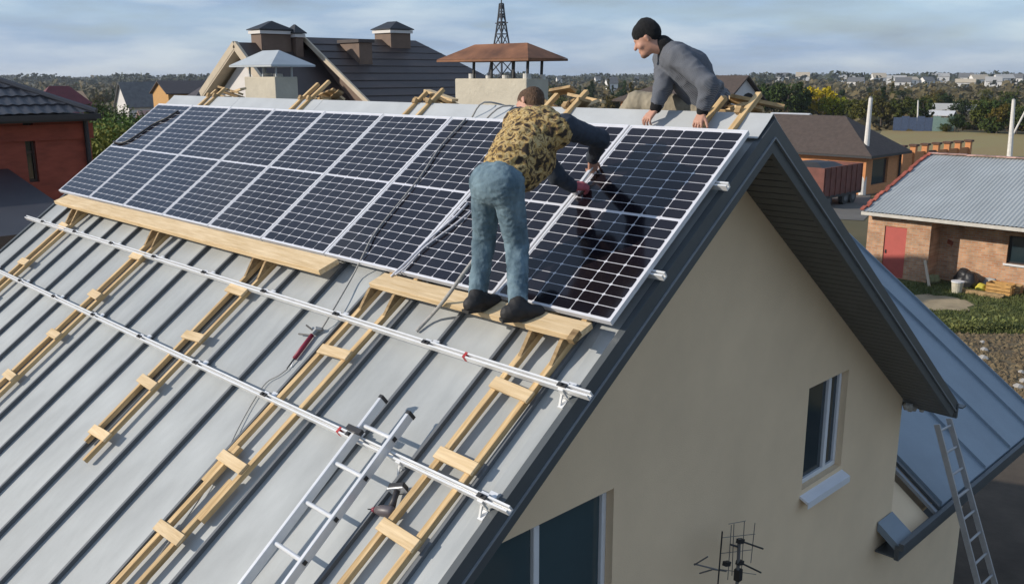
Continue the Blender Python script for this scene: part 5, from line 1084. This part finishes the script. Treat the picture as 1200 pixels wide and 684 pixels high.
def trunk_mesh(name, seed, h, r, rx_, zc):
    rg = random.Random(seed); mb = MB(); mb.tube([(0, 0, 0), (rg.uniform(-.1, .1), 0, h*0.3), (rg.uniform(-.2, .2), rg.uniform(-.2, .2), h*0.6), (0, 0, h*0.85)], [r, r*0.75, r*0.5, r*0.2], 8)
    for i in range(6):
        z = h*rg.uniform(0.28, 0.6); t = rg.uniform(0, 6.28); l = rx_*rg.uniform(0.5, 0.85); mb.tube([(0, 0, z), (l*0.5*math.cos(t), l*0.5*math.sin(t), z+l*0.35), (l*math.cos(t), l*math.sin(t), z+l*0.9)], [r*0.4, r*0.25, r*0.08], 6)
    return mb.mesh(name, M_BARK)
KINDS = {}
for i, (rx_, rzh, zc, h, sh) in enumerate([(2.4, 2.2, 3.6, 5, 'round'), (2.9, 2.0, 3.2, 4.6, 'round'), (1.9, 2.6, 3.8, 5.5, 'round'), (1.3, 3.2, 4.0, 6, 'cone'), (2.3, 1.4, 1.5, 2.4, 'round')]):
    KINDS[i] = (crown_mesh('crown', 50+i, rx_, rzh, zc, 42, 34, 0.26, sh), trunk_mesh('trunk', 70+i, h, 0.16, rx_, zc))
BIG = [(crown_mesh('crown', 90+i, 2.4, 2.2, 3.6, 120, 210, 0.065), trunk_mesh('trunk', 95+i, 5, 0.16, 2.4, 3.6)) for i in range(2)]
def tree(pos, kind, sc_, col, label, group, name='tree', rz=0.0, sz=1.0, meshes=None):
    cm, tm = meshes or KINDS[kind]; o = empty(name, (pos[0], pos[1], 0), (0, 0, rz), label=label, cat='tree' if kind != 4 else 'shrub', group=group)
    for nm, me in (('crown', cm), ('trunk', tm)):
        c_ = link(nm, me, o); c_.scale = (sc_, sc_, sc_*sz); c_.color = (*col, 1)
    return o
rg = random.Random(77)
COLS = {'green': (0.75, 0.95, 0.7), 'dark': (0.5, 0.68, 0.55), 'olive': (1.15, 1.0, 0.65), 'brown': (1.5, 0.95, 0.6), 'yellow': (7.0, 4.4, 0.5)}
LBL = {'green': 'mid green leafy tree', 'dark': 'dark green dense tree', 'olive': 'olive green autumn tree', 'brown': 'brownish autumn tree', 'yellow': 'bright yellow autumn tree'}
def jit(c): k = rg.uniform(0.8, 1.2); return tuple(v*k*rg.uniform(0.9, 1.1) for v in c)
def put(px_, y_, tone, kind, sc_, where, group, sz=1.0):
    tree(gp((px_, y_)), kind, sc_, jit(COLS[tone]), LBL[tone]+' '+where, group, 'tree' if kind != 4 else 'shrub', rg.uniform(0, 6.28), sz)
# bushes just behind the red brick house
for i, (p, d_, s_, t_) in enumerate((((142, 150), 30, 1.55, 'green'), ((118, 160), 27, 1.45, 'olive'), ((172, 140), 34, 1.5, 'green'), ((128, 130), 42, 1.5, 'dark'), ((160, 165), 29, 1.3, 'olive'))):
    v = dep(p, d_); tree(v, 0, s_*0.75, tuple(c*2.2 for c in jit(COLS[t_])), 'leafy yellow-green tree between the red brick house and the panels', 'trees between the red brick house and the panels', 'tree', i*1.3, 1.0, BIG[i % 2])
# the yellow tree and its dark neighbours
tree(gp((958, 147)), 0, 1.12, COLS['yellow'], 'bright yellow autumn tree over the orange house roof', None, 'yellow_tree', 0.4, 1.0)
tree(gp((975, 148)), 0, 0.85, (2.8, 2.5, 0.5), 'yellow-green tree leaning against the bright yellow tree', None, 'yellow_green_tree', 1.4, 1.0)
for px_, y_, s_ in ((905, 146, 1.2), (922, 148, 1.25), (936, 148, 1.0), (893, 147, 1.1), (1000, 149, 0.75), (1015, 150, 0.8), (1032, 151, 0.85), (1050, 148, 0.75), (1066, 147, 0.8)):
    put(px_, y_, 'dark' if px_ < 950 else 'olive', rg.choice((0, 1, 2)), s_, 'in the belt behind the orange house', 'trees in the belt behind the orange house')
for i in range(20):
    px_ = 1080+i*7.5+rg.uniform(-3, 3); put(px_, 154.5+rg.uniform(-4, 1.0)+(0 if px_ < 1150 else 1.5), rg.choice(('olive', 'dark', 'brown', 'green')), rg.choice((0, 1, 2, 4)), rg.uniform(0.5, 0.85)*(0.55 if 1080 < px_ < 1148 else 1), 'at the far edge of the field', 'trees at the far edge of the field')
# mid-distance scatter where the photograph looks past the roofs
def scatter(n, x0, x1, y0, y1, tones, where, group, smin=0.8, smax=1.5):
    for _ in range(n):
        put(rg.uniform(x0, x1), rg.uniform(y0, y1), rg.choice(tones), rg.choice((0, 1, 2, 4, 1, 3)), rg.uniform(smin, smax), where, group)
scatter(70, 880, 1240, 101, 147, ('olive', 'brown', 'olive', 'dark'), 'on the scrubby slope beyond the orange house', 'trees on the scrubby slope', 0.4, 0.8)
scatter(55, 880, 1240, 94.5, 103, ('dark', 'green', 'olive'), 'between the white houses on the far slope', 'trees between the far white houses', 0.6, 1.0)
scatter(46, 628, 770, 98, 140, ('olive', 'dark', 'green', 'brown'), 'in the rough ground left of the seated worker', 'trees left of the seated worker', 0.5, 0.9)
scatter(22, 628, 770, 93.5, 98, ('dark', 'olive'), 'far off left of the seated worker', 'far trees left of the seated worker', 0.6, 1.0)
scatter(42, 10, 265, 97, 128, ('olive', 'dark', 'green', 'brown'), 'among the roofs beyond the red brick house', 'trees among the roofs', 0.45, 0.7)
scatter(26, -10, 265, 94, 98, ('dark', 'green'), 'far off beyond the red brick house', 'far trees beyond the red brick house', 0.5, 0.9)
# far woods along the skyline: one mass
rgn = np.random.default_rng(5); V = []; Fs = []
for _ in range(1500):
    px_ = rgn.uniform(-60, 1260); d_ = rgn.uniform(750, 2200); c = dep((px_, 88), d_); h_ = rgn.uniform(3.0, 8.0)*(1+0.35*math.sin(px_*0.05)*math.sin(px_*0.017))+d_/900; r_ = rgn.uniform(3, 8)
    for _k in range(16):
        q = np.array([c[0]+rgn.normal()*r_*0.7, c[1]+rgn.normal()*r_*0.7, abs(rgn.normal())*0.5*h_+h_*0.25]); q[2] = min(q[2], h_); a = rgn.normal(size=3); a /= np.linalg.norm(a); b = np.cross(a, rgn.normal(size=3)); b /= np.linalg.norm(b)+1e-9; s_ = rgn.uniform(1.2, 2.6); o = len(V)
        V += [tuple(q-a*s_), tuple(q-b*s_*0.7), tuple(q+a*s_), tuple(q+b*s_*0.7)]; Fs.append((o, o+1, o+2, o+3))
me = bpy.data.meshes.new('far_woods'); me.from_pydata(V, [], Fs); me.materials.append(mat('far_leaf', (0.030, 0.042, 0.022), 0.9, 0.3, 0.03, col2=(0.055, 0.062, 0.03))); me.update(); tag(link('far_woods', me), 'dark band of far woods along the skyline', 'woods', kind='stuff')
# scrub and dry weeds on the plain: one mass
V = []; Fs = []
for _ in range(5200):
    x0, x1, y0, y1 = ((880, 1240, 97, 153), (628, 770, 94, 140), (0, 260, 95, 128))[rgn.choice(3, p=(0.6, 0.22, 0.18))]
    c = gp((rgn.uniform(x0, x1), rgn.uniform(y0, y1))); d_ = np.linalg.norm(c-CAM); r_ = rgn.uniform(0.5, 1.3)*(d_/160)**0.7
    for _k in range(5):
        q = c+np.array([rgn.normal()*r_, rgn.normal()*r_, abs(rgn.normal())*r_*0.55]); a = rgn.normal(size=3); a[2] *= 0.6; a /= np.linalg.norm(a); b = np.cross(a, rgn.normal(size=3)); b /= np.linalg.norm(b)+1e-9; s_ = r_*rgn.uniform(0.4, 0.8); o = len(V)
        V += [tuple(q-a*s_), tuple(q-b*s_*0.6), tuple(q+a*s_), tuple(q+b*s_*0.6)]; Fs.append((o, o+1, o+2, o+3))
me = bpy.data.meshes.new('scrub'); me.from_pydata(V, [], Fs); me.materials.append(mat('scrub_leaf', (0.060, 0.060, 0.022), 0.9, 0.3, 0.05, col2=(0.16, 0.12, 0.055))); me.update(); tag(link('scrub', me), 'low dry scrub and weeds covering the plain', 'scrub', kind='stuff')
# grass blades on the lawn by the outbuilding and weeds on the soil
V = []; Fs = []
for _ in range(14000):
    px_, y_ = rgn.uniform(1040, 1215), rgn.uniform(332, 392)
    c = gp((px_, y_))
    if np.hypot(c[0]-ct[0], c[1]-ct[1]) < 1.2: continue
    h_ = rgn.uniform(0.05, 0.13)*(1.6 if y_ > 384 else 1); t = rgn.uniform(0, 6.28); w_ = np.array([math.cos(t), math.sin(t), 0])*0.02; tip_ = c+np.array([rgn.normal()*0.04, rgn.normal()*0.04, h_]); o = len(V)
    V += [tuple(c-w_), tuple(c+w_), tuple(tip_)]; Fs.append((o, o+1, o+2))
me = bpy.data.meshes.new('lawn_grass'); me.from_pydata(V, [], Fs); me.materials.append(mat('grass_blade', (0.060, 0.095, 0.020), 0.8, 0.3, 1.5, col2=(0.14, 0.15, 0.04))); me.update(); tag(link('lawn_grass', me), 'short green grass in front of the brick outbuilding', 'grass', kind='stuff')
V = []; Fs = []
for _ in range(2600):
    px_, y_ = rgn.uniform(1090, 1210), rgn.uniform(391, 500); c = gp((px_, y_)); r_ = rgn.uniform(0.03, 0.14); o = len(V)
    for k in range(6): t = k*1.047+rgn.uniform(0, .5); V.append((c[0]+r_*math.cos(t)*rgn.uniform(.6, 1.2), c[1]+r_*math.sin(t)*rgn.uniform(.6, 1.2), 0.0))
    V.append((c[0], c[1], r_*rgn.uniform(0.5, 0.9))); Fs += [(o+k, o+(k+1) % 6, o+6) for k in range(6)]
me = bpy.data.meshes.new('soil_clods'); me.from_pydata(V, [], Fs); me.materials.append(mat('clod', (0.12, 0.085, 0.05), 1.0, 0.35, 3, col2=(0.20, 0.15, 0.08))); me.update(); tag(link('soil_clods', me), 'clods of dug garden soil below the lawn', 'soil', kind='stuff')
# young plants along the bed and pale stones
def leafy(p, h_, n, seed, label, name, tone):
    o = empty(name, gp(p), label=label, cat='plant', group='young plants along the garden bed'); rs = random.Random(seed)
    lbuild(MB().tube([gp(p), gp(p)+A3(rs.uniform(-.04, .04), 0, h_*0.8)], [0.012, 0.006], 5), o, 'stem', tone)
    for i in range(n):
        z = h_*(0.1+0.75*i/n); t = rs.uniform(0, 6.28); l = h_*rs.uniform(0.35, 0.6); d = A3(math.cos(t), math.sin(t), 0); s = A3(-d[1], d[0], 0)*0.045; b_ = gp(p)+A3(0, 0, z)
        lbuild(MB().add([b_, b_+d*l*0.5+s+A3(0, 0, l*0.45), b_+d*l*0.5-s+A3(0, 0, l*0.45), b_+d*l+A3(0, 0, l*0.35)], [(0, 1, 3, 2)]), o, 'leaf', tone)
M_MAIZE = mat('maize_leaf', (0.16, 0.20, 0.04), 0.7, 0.25, 4, col2=(0.30, 0.28, 0.08))
for i in range(17):
    px_ = 1114+i*4.4+rg.uniform(-1.5, 1.5); leafy((px_, 388.5+rg.uniform(-1.5, 1)), rg.uniform(0.35, 0.6)*(1.5 if i in (8, 12) else 1), 7, i, 'yellow-green young plant in the row between lawn and soil', 'young_plant', M_MAIZE)
for i, p in enumerate(((1151, 402), (1153, 411), (1152, 421), (1196, 437), (1199, 448), (1193, 455))):
    g = gp(p); o = empty('pale_stone', g, label='pale stone lying on the dug soil', cat='stone', group='pale stones on the dug soil')
    r_ = 0.09+0.03*(i % 3); lbuild(MB().tube([g-A3(0, 0, 0.02), g+A3(0.02, 0, r_*0.35), g+A3(0.03, 0.03, r_*0.75)], [r_*0.9, r_*1.1, r_*0.6], 6), o, 'rock', mat('pale_rock', (0.36, 0.345, 0.32), 0.95, 0.2, 4))
# ================================================================== air
hz_ = MB().box((-2600, -400, -1.0), (600, 2600, 26)).build('haze', None); hz_.data.materials.clear()
mh = bpy.data.materials.new('haze_air'); mh.use_nodes = True; mh.node_tree.nodes.clear()
pv = mh.node_tree.nodes.new('ShaderNodeVolumePrincipled'); pv.inputs['Color'].default_value = (0.80, 0.87, 0.96, 1); pv.inputs['Density'].default_value = 0.00016; pv.inputs['Anisotropy'].default_value = 0.2
mo = mh.node_tree.nodes.new('ShaderNodeOutputMaterial'); mh.node_tree.links.new(pv.outputs[0], mo.inputs['Volume']); hz_.data.materials.append(mh); tag(hz_, kind='stuff')
